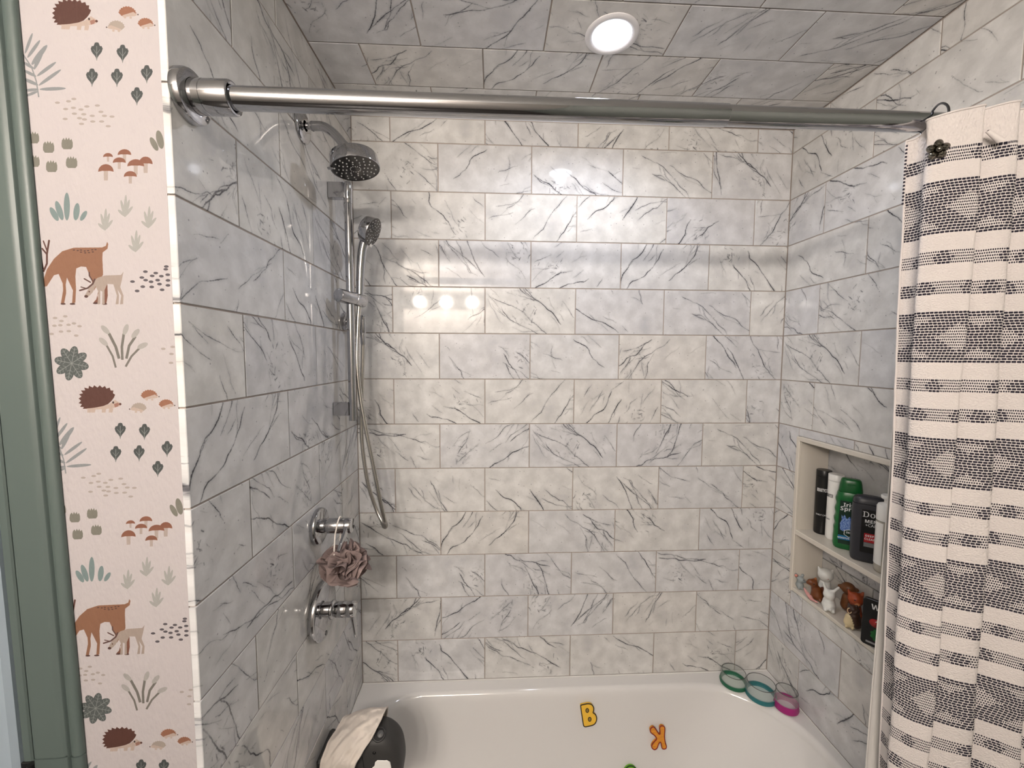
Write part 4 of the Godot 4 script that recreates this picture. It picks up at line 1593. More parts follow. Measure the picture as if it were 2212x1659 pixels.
func bottles() -> void:
	var ink := mat(Color8(226, 226, 226), 0.6)
	var dark := mat(Color8(36, 34, 40), 0.6)
	var t := thing("shampoo_bottle", "tall black cylinder bottle, first from the left on the niche shelf", "bottle", Vector3(1.534, SHELF, 0.133), FACE, "bottles on the niche shelf")
	var g := Geo.new()
	g.lathe(Transform3D(), [Vector2(0.0, 0.0), Vector2(0.0185, 0.0), Vector2(0.0201, 0.002), Vector2(0.0205, 0.006), Vector2(0.0205, 0.19)], 56)
	put("body", g, M.black, t)
	g = Geo.new()
	g.lathe(Transform3D(), [Vector2(0.0205, 0.1908), Vector2(0.0205, 0.2085), Vector2(0.0197, 0.21), Vector2(0.0, 0.2102)], 56)
	put("cap", g, M.black, t)
	words("BEAUTYCOUNTER", 0.0150, ink, t, Vector3(0, 0.146, 0), 0.0206, true, 0.36, false, 0.40)
	words("DAILY CARE", 0.0032, ink, t, Vector3(0, 0.065, 0), 0.0206, false)
	t = thing("conditioner_bottle", "tall white cylinder bottle beside the black one on the niche shelf", "bottle", Vector3(1.5375, SHELF, 0.176), FACE, "bottles on the niche shelf")
	g = Geo.new()
	g.lathe(Transform3D(), [Vector2(0.0, 0.0), Vector2(0.0185, 0.0), Vector2(0.0201, 0.002), Vector2(0.0205, 0.006), Vector2(0.0205, 0.188)], 56)
	put("body", g, M.white, t)
	g = Geo.new()
	g.lathe(Transform3D(), [Vector2(0.0205, 0.1888), Vector2(0.0205, 0.2065), Vector2(0.0197, 0.208), Vector2(0.0, 0.2082)], 56)
	put("cap", g, M.white, t)
	words("BEAUTYCOUNTER", 0.0150, dark, t, Vector3(0, 0.140, 0), 0.0206, true, -1.45, false, 0.40)
	words("DAILY CARE", 0.0032, dark, t, Vector3(0, 0.065, 0), 0.0206, false, -1.3)

	t = thing("body_wash_bottle", "green body wash bottle with a wavy side and white lettering", "bottle", Vector3(1.527, SHELF, 0.24), FACE + 0.06, "bottles on the niche shelf")
	var green := mat(Color8(16, 96, 44), 0.3)
	var dgreen := mat(Color8(10, 44, 30), 0.35)
	g = Geo.new()
	var lv := [[0.0, 0.03, 0.017], [0.003, 0.034, 0.0205], [0.012, 0.036, 0.022]]
	for k in 21:
		var y := 0.02 + 0.14 * k / 20.0
		var wv := 0.0016 * sin(k * 1.45) * (1.0 if k > 5 else 0.2)
		lv.append([y, 0.0355 - 0.003 * k / 20.0 + wv, 0.0225])
	lv.append_array([[0.168, 0.031, 0.021], [0.173, 0.0285, 0.0195]])
	superbox(g, lv, 0.62)
	put("body", g, green, t)
	g = Geo.new()
	superbox(g, [[0.1735, 0.0265, 0.0185], [0.176, 0.0285, 0.0195], [0.2, 0.0255, 0.0175], [0.209, 0.0235, 0.016], [0.2125, 0.0205, 0.0135], [0.2135, 0.015, 0.009]], 0.62)
	put("cap", g, mat(Color8(10, 84, 36), 0.3), t)
	g = Geo.new()
	g.box(at3(0.0, 0.1985, 0.0165), Vector3(0.02, 0.0022, 0.004), 0.0008)
	put("thumb_lip", g, green, t)
	var lb := label_panel(t, PackedVector2Array([Vector2(-0.024, 0.018), Vector2(0.024, 0.018), Vector2(0.0255, 0.075), Vector2(0.024, 0.149), Vector2(-0.024, 0.149), Vector2(-0.0255, 0.075)]), 0.0228, dgreen, "label")
	label_panel(lb, PackedVector2Array([Vector2(-0.0205, 0.06), Vector2(-0.014, 0.057), Vector2(0.016, 0.06), Vector2(0.0215, 0.07), Vector2(0.019, 0.088), Vector2(0.0165, 0.084), Vector2(0.012, 0.099), Vector2(0.006, 0.091), Vector2(0.0, 0.104), Vector2(-0.006, 0.095), Vector2(-0.0125, 0.108), Vector2(-0.0145, 0.099), Vector2(-0.019, 0.106), Vector2(-0.018, 0.09), Vector2(-0.0215, 0.08)]), 0.0231, M.ice, "splash")
	label_panel(lb, PackedVector2Array([Vector2(-0.0245, 0.031), Vector2(0.0245, 0.031), Vector2(0.0248, 0.044), Vector2(-0.0248, 0.044)]), 0.0231, mat(Color8(20, 110, 160), 0.4), "blue_band")
	label_panel(lb, PackedVector2Array([Vector2(-0.011, 0.0605), Vector2(-0.0115, 0.048), Vector2(0.0, 0.0405), Vector2(0.0115, 0.048), Vector2(0.011, 0.0605), Vector2(0.0, 0.065)]), 0.0234, ink, "badge_border")
	label_panel(lb, PackedVector2Array([Vector2(-0.0095, 0.0595), Vector2(-0.0099, 0.0485), Vector2(0.0, 0.0423), Vector2(0.0099, 0.0485), Vector2(0.0095, 0.0595), Vector2(0.0, 0.0632)]), 0.0237, dgreen, "badge")
	words("Irish", 0.0155, ink, lb, Vector3(0.001, 0.1375, 0.0232), 0.0)
	words("Spring", 0.0165, ink, lb, Vector3(0.002, 0.1255, 0.0232), 0.0)
	words("24H", 0.0075, ink, lb, Vector3(0.0, 0.0555, 0.0241), 0.0)
	words("MOISTURE BLAST", 0.0048, ink, lb, Vector3(0.0, 0.0365, 0.0236), 0.0)

	t = thing("men_wash_bottle", "charcoal black oblong bottle with a red label patch", "bottle", Vector3(1.515, SHELF, 0.313), FACE + 0.06, "bottles on the niche shelf")
	var coal := mat(Color8(46, 46, 52), 0.38)
	g = Geo.new()
	superbox(g, [[0.0, 0.03, 0.0165], [0.004, 0.0345, 0.02], [0.015, 0.036, 0.0215], [0.08, 0.0365, 0.022], [0.15, 0.0365, 0.022], [0.165, 0.0355, 0.0212]], 0.6)
	put("body", g, coal, t)
	g = Geo.new()
	superbox(g, [[0.1658, 0.0345, 0.0205], [0.1675, 0.0355, 0.021], [0.178, 0.0335, 0.0195], [0.1845, 0.028, 0.0155], [0.1865, 0.018, 0.01]], 0.6)
	put("cap", g, coal, t)
	lb = label_panel(t, PackedVector2Array([Vector2(-0.016, 0.03), Vector2(0.028, 0.03), Vector2(0.028, 0.152), Vector2(-0.016, 0.152)]), 0.0222, M.black, "label")
	label_panel(lb, PackedVector2Array([Vector2(-0.0085, 0.06), Vector2(0.026, 0.06), Vector2(0.026, 0.0855), Vector2(-0.0085, 0.0855)]), 0.0225, mat(Color8(170, 28, 36), 0.5), "red_patch")
	label_panel(lb, PackedVector2Array([Vector2(-0.0085, 0.047), Vector2(0.026, 0.047), Vector2(0.026, 0.059), Vector2(-0.0085, 0.059)]), 0.0225, mat(Color8(120, 120, 122), 0.5), "grey_patch")
	words("Dove", 0.021, ink, lb, Vector3(0.011, 0.1385, 0.0226), 0.0, false, 0.0, true)
	words("MEN", 0.0125, ink, lb, Vector3(0.0045, 0.1195, 0.0226), 0.0)
	words("+CARE", 0.0105, ink, lb, Vector3(0.0075, 0.1085, 0.0226), 0.0, false)
	words("DEEP", 0.0078, ink, lb, Vector3(0.003, 0.0785, 0.0229), 0.0)
	words("CLEAN", 0.0078, ink, lb, Vector3(0.0045, 0.0695, 0.0229), 0.0)

	t = thing("pump_bottle", "white pump bottle with a clear body at the curtain side of the shelf", "bottle", Vector3(1.512, SHELF, 0.377), FACE, "bottles on the niche shelf")
	g = Geo.new()
	g.lathe(Transform3D(), [Vector2(0.0, 0.0), Vector2(0.024, 0.0), Vector2(0.0265, 0.003), Vector2(0.0272, 0.01), Vector2(0.0272, 0.14)], 48)
	put("clear_body", g, mat(Color8(172, 166, 154), 0.15), t)
	for a in [-1.15, 0.5, 2.2]:
		g = Geo.new()
		var rows := []
		for i in 9:
			var row := []
			var y := lerpf(0.022, 0.136, i / 8.0)
			for j in 13:
				var an: float = a + lerpf(-0.66, 0.66, j / 12.0)
				row.append(Vector3(sin(an) * 0.0275, y, cos(an) * 0.0275))
			rows.append(row)
		g.grid(rows)
		put("label", g, M.white, t)
	g = Geo.new()
	g.lathe(Transform3D(), [Vector2(0.0272, 0.141), Vector2(0.0276, 0.143), Vector2(0.0276, 0.178), Vector2(0.025, 0.1835), Vector2(0.018, 0.1865), Vector2(0.0135, 0.188), Vector2(0.0135, 0.199)], 48)
	put("collar", g, M.white, t)
	g = Geo.new()
	g.lathe(Transform3D(), [Vector2(0.0, 0.2), Vector2(0.0195, 0.2), Vector2(0.0205, 0.202), Vector2(0.0205, 0.207), Vector2(0.019, 0.2095), Vector2(0.0, 0.2105)], 40)
	put("pump_head", g, M.white, t)

func label_panel(t: Node, poly: PackedVector2Array, z: float, m: Material, called: String) -> MeshInstance3D:
	var g := Geo.new()
	g.slab(at3(0, 0, z), poly, 0.0003, 0.0, 30.0)
	return put(called, g, m, t)

# ---------------------------------------------------------------- niche sill: small animal toys and a card
func toy(called: String, label: String, at: Vector3, turn: float, list: Array, cell := 0.0021, blend := 0.006) -> Node3D:
	var t := thing(called, label, "toy animal", at, FACE + turn, "toy animals on the niche sill")
	var low := 1e9
	for b in list:
		low = minf(low, minf(b[0].y - b[2], b[1].y - b[3]))
	for b in list:
		b[0].y -= low
		b[1].y -= low
	put("body", blobs(list, cell, blend), M.vinyl, t)
	return t

func B(x0, y0, z0, x1, y1, z1, r0, r1, c: Color) -> Array:
	return [Vector3(x0, y0, z0) * 0.001, Vector3(x1, y1, z1) * 0.001, r0 * 0.001, r1 * 0.001, c.srgb_to_linear()]

func bead(t: Node, called: String, p: Vector3, r: float, c: Color, flat := Vector3.ONE) -> void:
	var g := Geo.new()
	var prof := []
	for q in 11:
		prof.append(Vector2(sin(PI * q / 10.0) * r, -cos(PI * q / 10.0) * r))
	g.lathe(Transform3D(Basis.from_scale(flat), p), prof, 16)
	put(called, g, mat(c, 0.35), t)

func toys() -> void:
	var grey := Color8(140, 146, 146)
	var t := toy("toy_mouse", "small grey toy mouse with a pink ear at the left end of the niche sill", Vector3(1.489, SILL, 0.112), 0.35, [
		B(0, 12, 0, 0, 20, 0, 12, 9, grey), B(0, 31, 2, 4, 30, 6, 9.5, 8, grey), B(4, 30, 6, 13, 27, 10, 6, 2.5, grey), B(-9, 38, 0, -12, 42, 0, 5, 6, grey), B(7, 40, -4, 9, 43, -5, 4, 4.5, grey), B(-4, 4, 8, -5, 3, 12, 4, 3, grey), B(5, 4, 8, 6, 3, 12, 4, 3, grey)])
	bead(t, "inner_ear", Vector3(-0.0125, 0.0425, 0.0045), 0.0052, Color8(214, 140, 124), Vector3(1, 1, 0.5))
	bead(t, "eye", Vector3(0.0065, 0.034, 0.0125), 0.0014, Color8(15, 15, 15))
	var br := Color8(106, 56, 26)
	t = toy("toy_squirrel", "brown toy squirrel with a pink striped bundle at its side", Vector3(1.490, SILL, 0.177), 0.1, [
		B(4, 14, 0, 2, 30, 0, 17, 13, br), B(0, 34, 2, -6, 50, 4, 10, 9, br), B(-8, 52, 5, -14, 54, 8, 12, 9, br), B(-14, 53, 8, -22, 51, 12, 7, 4, br), B(-2, 62, 0, -1, 66, -1, 4.5, 3, Color8(150, 90, 50)), B(-12, 6, 10, -14, 4, 16, 6, 4, br), B(12, 6, 10, 12, 4, 16, 6, 4, br), B(16, 12, -8, 20, 28, -12, 9, 10, Color8(96, 44, 20))])
	bead(t, "eye", Vector3(-0.006, 0.0555, 0.0165), 0.0018, Color8(15, 12, 10))
	var stripe := Geo.new()
	for k in 7:
		stripe.tube(spline([Vector3(-0.031 + 0.0034 * k, 0.034 - 0.0035 * k, 0.012 + 0.0006 * k), Vector3(-0.024 + 0.0034 * k, 0.02 - 0.0025 * k, 0.018 + 0.0006 * k), Vector3(-0.013 + 0.003 * k, 0.004, 0.019 + 0.0008 * k)], 5), 0.0027 if k % 2 else 0.0021, 8)
	put("striped_bundle", stripe, mat(Color8(206, 150, 146), 0.8), t)
	var wh := Color8(214, 214, 210)
	t = toy("toy_cat", "white toy cat standing at the back of the niche sill behind the squirrel", Vector3(1.536, SILL, 0.158), 0.2, [
		B(0, 18, 0, 0, 40, 0, 19, 15, wh), B(0, 70, 2, 0, 70, 2, 21, 21, wh), B(-16, 84, 0, -19, 91, 0, 5, 2.5, wh), B(16, 82, 0, 19, 89, 0, 5, 2.5, wh), B(-9, 6, 8, -9, 5, 14, 7, 5, wh), B(9, 6, 8, 9, 5, 14, 7, 5, wh)])
	bead(t, "nose", Vector3(0.004, 0.067, 0.0225), 0.0018, Color8(190, 150, 145))
	var dk := Color8(104, 62, 30)
	t = toy("toy_monkey", "dark brown toy monkey with a peach ear, behind the white rabbit", Vector3(1.543, SILL, 0.236), 0.1, [
		B(0, 18, 0, 0, 42, 0, 17, 14, dk), B(0, 72, 2, 0, 72, 2, 18, 18, dk), B(10, 66, 8, 14, 64, 10, 7, 6, Color8(196, 140, 104)), B(-18, 72, 0, -21, 72, 0, 5, 5, dk), B(18, 72, 0, 21, 72, 0, 5, 5, dk)])
	bead(t, "eye", Vector3(-0.004, 0.076, 0.0195), 0.0016, Color8(15, 12, 10))
	t = toy("toy_rabbit", "white toy rabbit with two pointed ears in the middle of the sill", Vector3(1.488, SILL, 0.231), 0.1, [
		B(0, 16, 0, 0, 24, -1, 18, 15.5, wh), B(0, 47, 0, 1, 46, 2, 15.5, 14, wh), B(-9, 60, -1, -16, 80, -1, 4.5, 3.0, wh), B(10, 59, -1, 22, 75, -2, 4.5, 3.0, wh), B(-8, 5, 12, -9, 4, 17, 6, 5, wh), B(9, 5, 12, 10, 4, 17, 6, 5, wh), B(2, 9, 17, 2, 9, 18, 3.5, 3.5, wh)])
	bead(t, "tail", Vector3(0.003, 0.0115, 0.02), 0.0042, Color8(206, 206, 202))
	var rd := Color8(150, 62, 24)
	t = toy("toy_fox", "rusty red toy fox with square ears beside the wall of the niche", Vector3(1.53, SILL, 0.275), 0.25, [
		B(0, 18, 0, 0, 40, 0, 18, 14, rd), B(0, 62, 2, 0, 62, 2, 19, 19, rd), B(-14, 76, 0, -17, 84, 0, 5, 3, rd), B(14, 76, 0, 17, 84, 0, 5, 3, rd), B(-14, 12, 14, -22, 8, 22, 8, 6, rd), B(0, 55, 16, 2, 52, 24, 7, 3, Color8(190, 120, 70)), B(14, 10, 10, 15, 6, 16, 7, 5, Color8(90, 36, 18))])
	bead(t, "nose", Vector3(0.0022, 0.0525, 0.0265), 0.0022, Color8(20, 14, 12))
	bead(t, "eye", Vector3(-0.0065, 0.066, 0.0195), 0.0017, Color8(15, 12, 10))
	var ow := Color8(58, 34, 24)
	var cream := Color8(206, 188, 150)
	t = toy("toy_owl", "dark brown toy owl with a cream belly near the front of the sill", Vector3(1.488, SILL, 0.312), -0.05, [
		B(6, 14, -2, 4, 34, 0, 17, 14, ow), B(-5, 13, 5, -6, 28, 5, 14, 10, cream), B(2, 50, 0, 0, 52, 1, 14, 12, ow), B(16, 10, -4, 26, 3, -6, 8, 3, ow), B(-9, 3, 12, -12, 2, 17, 4, 3, cream), B(3, 3, 12, 2, 2, 17, 4, 3, cream), B(8, 62, -1, 9, 66, -1, 4, 2, ow), B(-8, 61, -1, -9, 65, -1, 4, 2, ow)], 0.0021, 0.003)
	var ring := Geo.new()
	ring.torus(fr(Vector3(-0.0065, 0.052, 0.0105), Vector3(-0.15, 0.15, 1), Vector3(0, 1, 0)) * Transform3D(Basis.from_scale(Vector3(0.8, 1, 1.25)), Vector3.ZERO), 0.0056, 0.0011, 24, 8)
	put("eye_ring", ring, mat(Color8(222, 190, 150), 0.6), t)
	bead(t, "eye", Vector3(-0.0065, 0.052, 0.0105), 0.0032, Color8(70, 36, 26), Vector3(1, 1.2, 0.6))

	# the card of the bath game leaning on the niche edge
	t = thing("game_card", "black rounded card with a cherry and a leaf, right end of the niche sill", "card", Vector3(1.4865, SILL, 0.401), FACE - 0.25)
	t.rotation.x = -0.03
	var g := Geo.new()
	var q := PackedVector2Array()
	for c in [[0.033, 0.008, -PI / 2], [0.033, 0.119, 0.0], [-0.033, 0.119, PI / 2], [-0.033, 0.008, PI]]:
		for k in 7:
			q.append(Vector2(c[0], c[1]) + Vector2.from_angle(c[2] + PI / 2 * k / 6.0) * 0.008)
	g.slab(at3(0, 0, -0.006), q, 0.011, 0.001)
	put("box", g, M.black, t)
	var ink := mat(Color8(224, 224, 224), 0.6)
	words("WHAT", 0.0195, ink, t, Vector3(0.004, 0.1085, 0.0051), 0.0)
	bead(t, "cherry", Vector3(-0.0125, 0.066, 0.0055), 0.0115, Color8(190, 30, 34), Vector3(1.15, 1, 0.06))
	g = Geo.new()
	g.tube(spline([Vector3(-0.0125, 0.07, 0.0058), Vector3(-0.006, 0.078, 0.0058), Vector3(-0.002, 0.092, 0.0058), Vector3(0.004, 0.096, 0.0058)], 5), 0.0011, 8)
	put("cherry_stem", g, ink, t)
	g = Geo.new()
	for k in 10:
		var a := TAU * k / 9.0
		var r := 0.0115 if k < 9 else 0.0
		var o := oval(Vector2(-0.005 + cos(a) * r, 0.034 + sin(a) * r), 0.006, 0.005, a)
		g.slab(at3(0, 0, 0.005), o, 0.0006 + 0.0001 * (k % 3))
	put("leaf", g, mat(Color8(24, 100, 44), 0.6), t)
	label_panel(t, PackedVector2Array([Vector2(-0.03, 0.0075), Vector2(0.032, 0.0075), Vector2(0.032, 0.0125), Vector2(-0.03, 0.0125)]), 0.0051, mat(Color8(150, 150, 152), 0.5), "strip")

# ---------------------------------------------------------------- curtain
func curtain() -> void:
	# plan of the folds at two heights (x, z); every visible face runs from back left to front right
	var top := [Vector2(1.1408, 0.714), Vector2(1.1500, 0.727), Vector2(1.1500, 0.742), Vector2(1.1375, 0.7475), Vector2(1.1345, 0.756), Vector2(1.1500, 0.772), Vector2(1.1690, 0.781), Vector2(1.1835, 0.7865), Vector2(1.1885, 0.779), Vector2(1.1900, 0.770), Vector2(1.1983, 0.775), Vector2(1.2140, 0.790), Vector2(1.2290, 0.7955), Vector2(1.2350, 0.785), Vector2(1.2400, 0.775), Vector2(1.2600, 0.789), Vector2(1.2900, 0.803), Vector2(1.3050, 0.785), Vector2(1.3200, 0.772), Vector2(1.3550, 0.800), Vector2(1.3800, 0.780), Vector2(1.4100, 0.800), Vector2(1.4450, 0.770)]
	var low := [Vector2(1.1590, 0.714), Vector2(1.1600, 0.727), Vector2(1.1575, 0.742), Vector2(1.1460, 0.7475), Vector2(1.1425, 0.756), Vector2(1.1540, 0.772), Vector2(1.1680, 0.781), Vector2(1.1800, 0.7865), Vector2(1.1860, 0.779), Vector2(1.1900, 0.770), Vector2(1.1963, 0.775), Vector2(1.2150, 0.788), Vector2(1.2365, 0.7955), Vector2(1.2480, 0.785), Vector2(1.2560, 0.772), Vector2(1.2800, 0.787), Vector2(1.3060, 0.803), Vector2(1.3180, 0.785), Vector2(1.3300, 0.772), Vector2(1.3600, 0.800), Vector2(1.3850, 0.780), Vector2(1.4150, 0.800), Vector2(1.4500, 0.770)]
	var t := thing("shower_curtain", "cream woven shower curtain with navy striped bands, bunched at the right", "curtain", Vector3(1.15, 0.15, 0.75))
	var o := Vector3(1.15, 0.15, 0.75)
	var A := []
	var Bq := []
	for k in top.size():
		A.append(Vector3(top[k].x, 0, top[k].y))
		Bq.append(Vector3(low[k].x, 0, low[k].y))
	A = spline(A, 9)
	Bq = spline(Bq, 9)
	var s := [0.0]
	for k in range(1, A.size()):
		s.append(s[-1] + A[k].distance_to(A[k - 1]))
	var P := []
	var U := []
	var m := 120
	var ns := FastNoiseLite.new()
	ns.frequency = 5.0
	for i in m + 1:
		var y := lerpf(0.16, 1.924, i / float(m))
		var f := (1.8225 - y) / (1.8225 - 1.185)
		var row := []
		var uv := []
		for k in A.size():
			var p: Vector3 = A[k].lerp(Bq[k], clampf(f, -0.2, 1.9))
			var head := smoothstep(1.86, 1.93, y)
			var yy := y
			if i > m - 8:   # the heading sags between the rings
				yy -= head * (0.016 * smoothstep(0.75, 0.716, p.z) + 0.003 * sin(s[k] * 30.0))
			p.x += ns.get_noise_2d(s[k] * 2.0, y * 0.7) * 0.003
			p.z += ns.get_noise_2d(s[k] * 2.0 + 9.0, y * 0.8) * 0.003 * (1.0 if p.z > 0.75 else 0.3)
			p.z = lerpf(p.z, 0.772 + (p.z - 0.712) * 0.7, smoothstep(0.6, 0.42, y))
			row.append(Vector3(p.x, yy, p.z) - o)
			uv.append(Vector2(s[k] / 0.205, (1.8232 - y) / 0.2 if y < 1.874 else lerpf(-0.254, -0.33, (y - 1.874) / 0.05)))
		P.append(row)
		U.append(uv)
	var g := Geo.new()
	g.grid(P, U)
	put("cloth", g, M.cloth, t)
	g = Geo.new()
	var hem := []
	for k in A.size():
		hem.append(P[m][k])
	g.tube(hem, 0.0016, 8)
	put("top_hem", g, M.hem, t)
	g = Geo.new()
	var edge := []
	for i in m + 1:
		edge.append(P[i][0] + Vector3(0, 0, 0.0005))
	g.tube(edge, 0.0016, 8)
	put("side_hem", g, M.hem, t)
	# stitches along the rolled side hem
	g = Geo.new()
	for k in 17:
		var y := 1.9 - 0.0058 * k - o.y
		g.box(at3(P[m - 6][0].x - 0.0012, y, P[m - 6][0].z + 0.0012), Vector3(0.0026, 0.0032, 0.0024), 0.0005)
	put("hem_stitches", g, mat(Color8(40, 35, 48), 0.9), t).set_meta("kind", "stuff")
	# a curled flap where the heading folds over beside the second ring
	var rows := []
	for side in 2:
		g = Geo.new()
		rows = []
		for i in 9:
			var q := i / 8.0
			var c := Vector3(1.186, 1.886, 0.790).lerp(Vector3(1.199, 1.869, 0.797), q)
			var row := []
			for j in 17:
				var a := lerpf(-0.9, PI * 1.35, j / 16.0)
				var r := lerpf(0.0028, 0.0054, q) - 0.0007 * side
				row.append(c + (Vector3(0.62, 0.62, 0.1) * cos(a) + Vector3(-0.1, -0.1, 0.9) * sin(a)) * r - o)
			rows.append(row)
		g.grid(rows)
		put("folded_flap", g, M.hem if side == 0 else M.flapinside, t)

	# liner hanging behind it
	t = thing("curtain_liner", "plain pale grey shower liner showing as a strip left of the curtain", "curtain liner", Vector3(1.17, 0.405, 0.69))
	g = Geo.new()
	rows = []
	for i in 41:
		var y := lerpf(0.405, 1.9, i / 40.0)
		var row := []
		for j in 60:
			var q := j / 59.0
			row.append(Vector3(1.1735 + 0.27 * q + 0.0035 * sin(y * 5.0 + 1.0) * (1.0 - q), y, 0.690 + 0.012 * sin(q * 26.0) * smoothstep(0.0, 0.1, q)) - Vector3(1.17, 0.405, 0.69))
		rows.append(row)
	g.grid(rows)
	put("sheet", g, M.liner, t)
	g = Geo.new()
	var e := []
	for i in 41:
		e.append(rows[i][0])
	g.tube(e, 0.0014, 8)
	put("side_hem", g, M.liner, t)

	# ring with a metal flower
	var c := Vector3(1.154, 1.905, 0.737)
	t = thing("curtain_ring", "dark metal curtain ring with a pewter flower on the curtain heading", "curtain ring", c)
	g = Geo.new()
	var ax := Vector3(0.86, -0.02, 0.42).normalized()
	var ring := []
	var fl := Vector3(1.137, 1.869, 0.7655) - c
	ring = spline([fl + Vector3(0, 0.002, -0.003), Vector3(-0.004, 0.0, 0.0265), Vector3(0.004, 0.03, 0.022), Vector3(0.012, 0.0485, 0.004), Vector3(0.018, 0.048, -0.014), Vector3(0.02, 0.026, -0.03), Vector3(0.014, 0.0, -0.03), Vector3(0.004, -0.024, -0.012)], 7)
	g.tube(ring, 0.0017, 10)
	put("hook", g, M.steel, t)
	var nf := Vector3(-0.42, -0.12, 0.9).normalized()
	var fx := fr(fl + nf * 0.0015, nf, Vector3(0, 1, 0))
	for k in 5:
		var a := TAU * k / 5.0 + 0.3
		g = Geo.new()
		var prof := []
		for q in 9:
			prof.append(Vector2(sin(PI * q / 8.0) * 0.0062, -cos(PI * q / 8.0) * 0.0062))
		g.lathe(fx * Transform3D(Basis(Vector3.UP, -a) * Basis.from_scale(Vector3(1.15, 0.5, 0.95)), Vector3(cos(a) * 0.0078, 0.0008, sin(a) * 0.0078)), prof, 18)
		put("petal", g, M.pewter, t)
	g = Geo.new()
	var pr := []
	for q in 9:
		pr.append(Vector2(sin(PI * q / 8.0) * 0.0042, -cos(PI * q / 8.0) * 0.0042))
	g.lathe(fx * at3(0, 0.0035, 0), pr, 18)
	put("flower_centre", g, M.pewter, t)

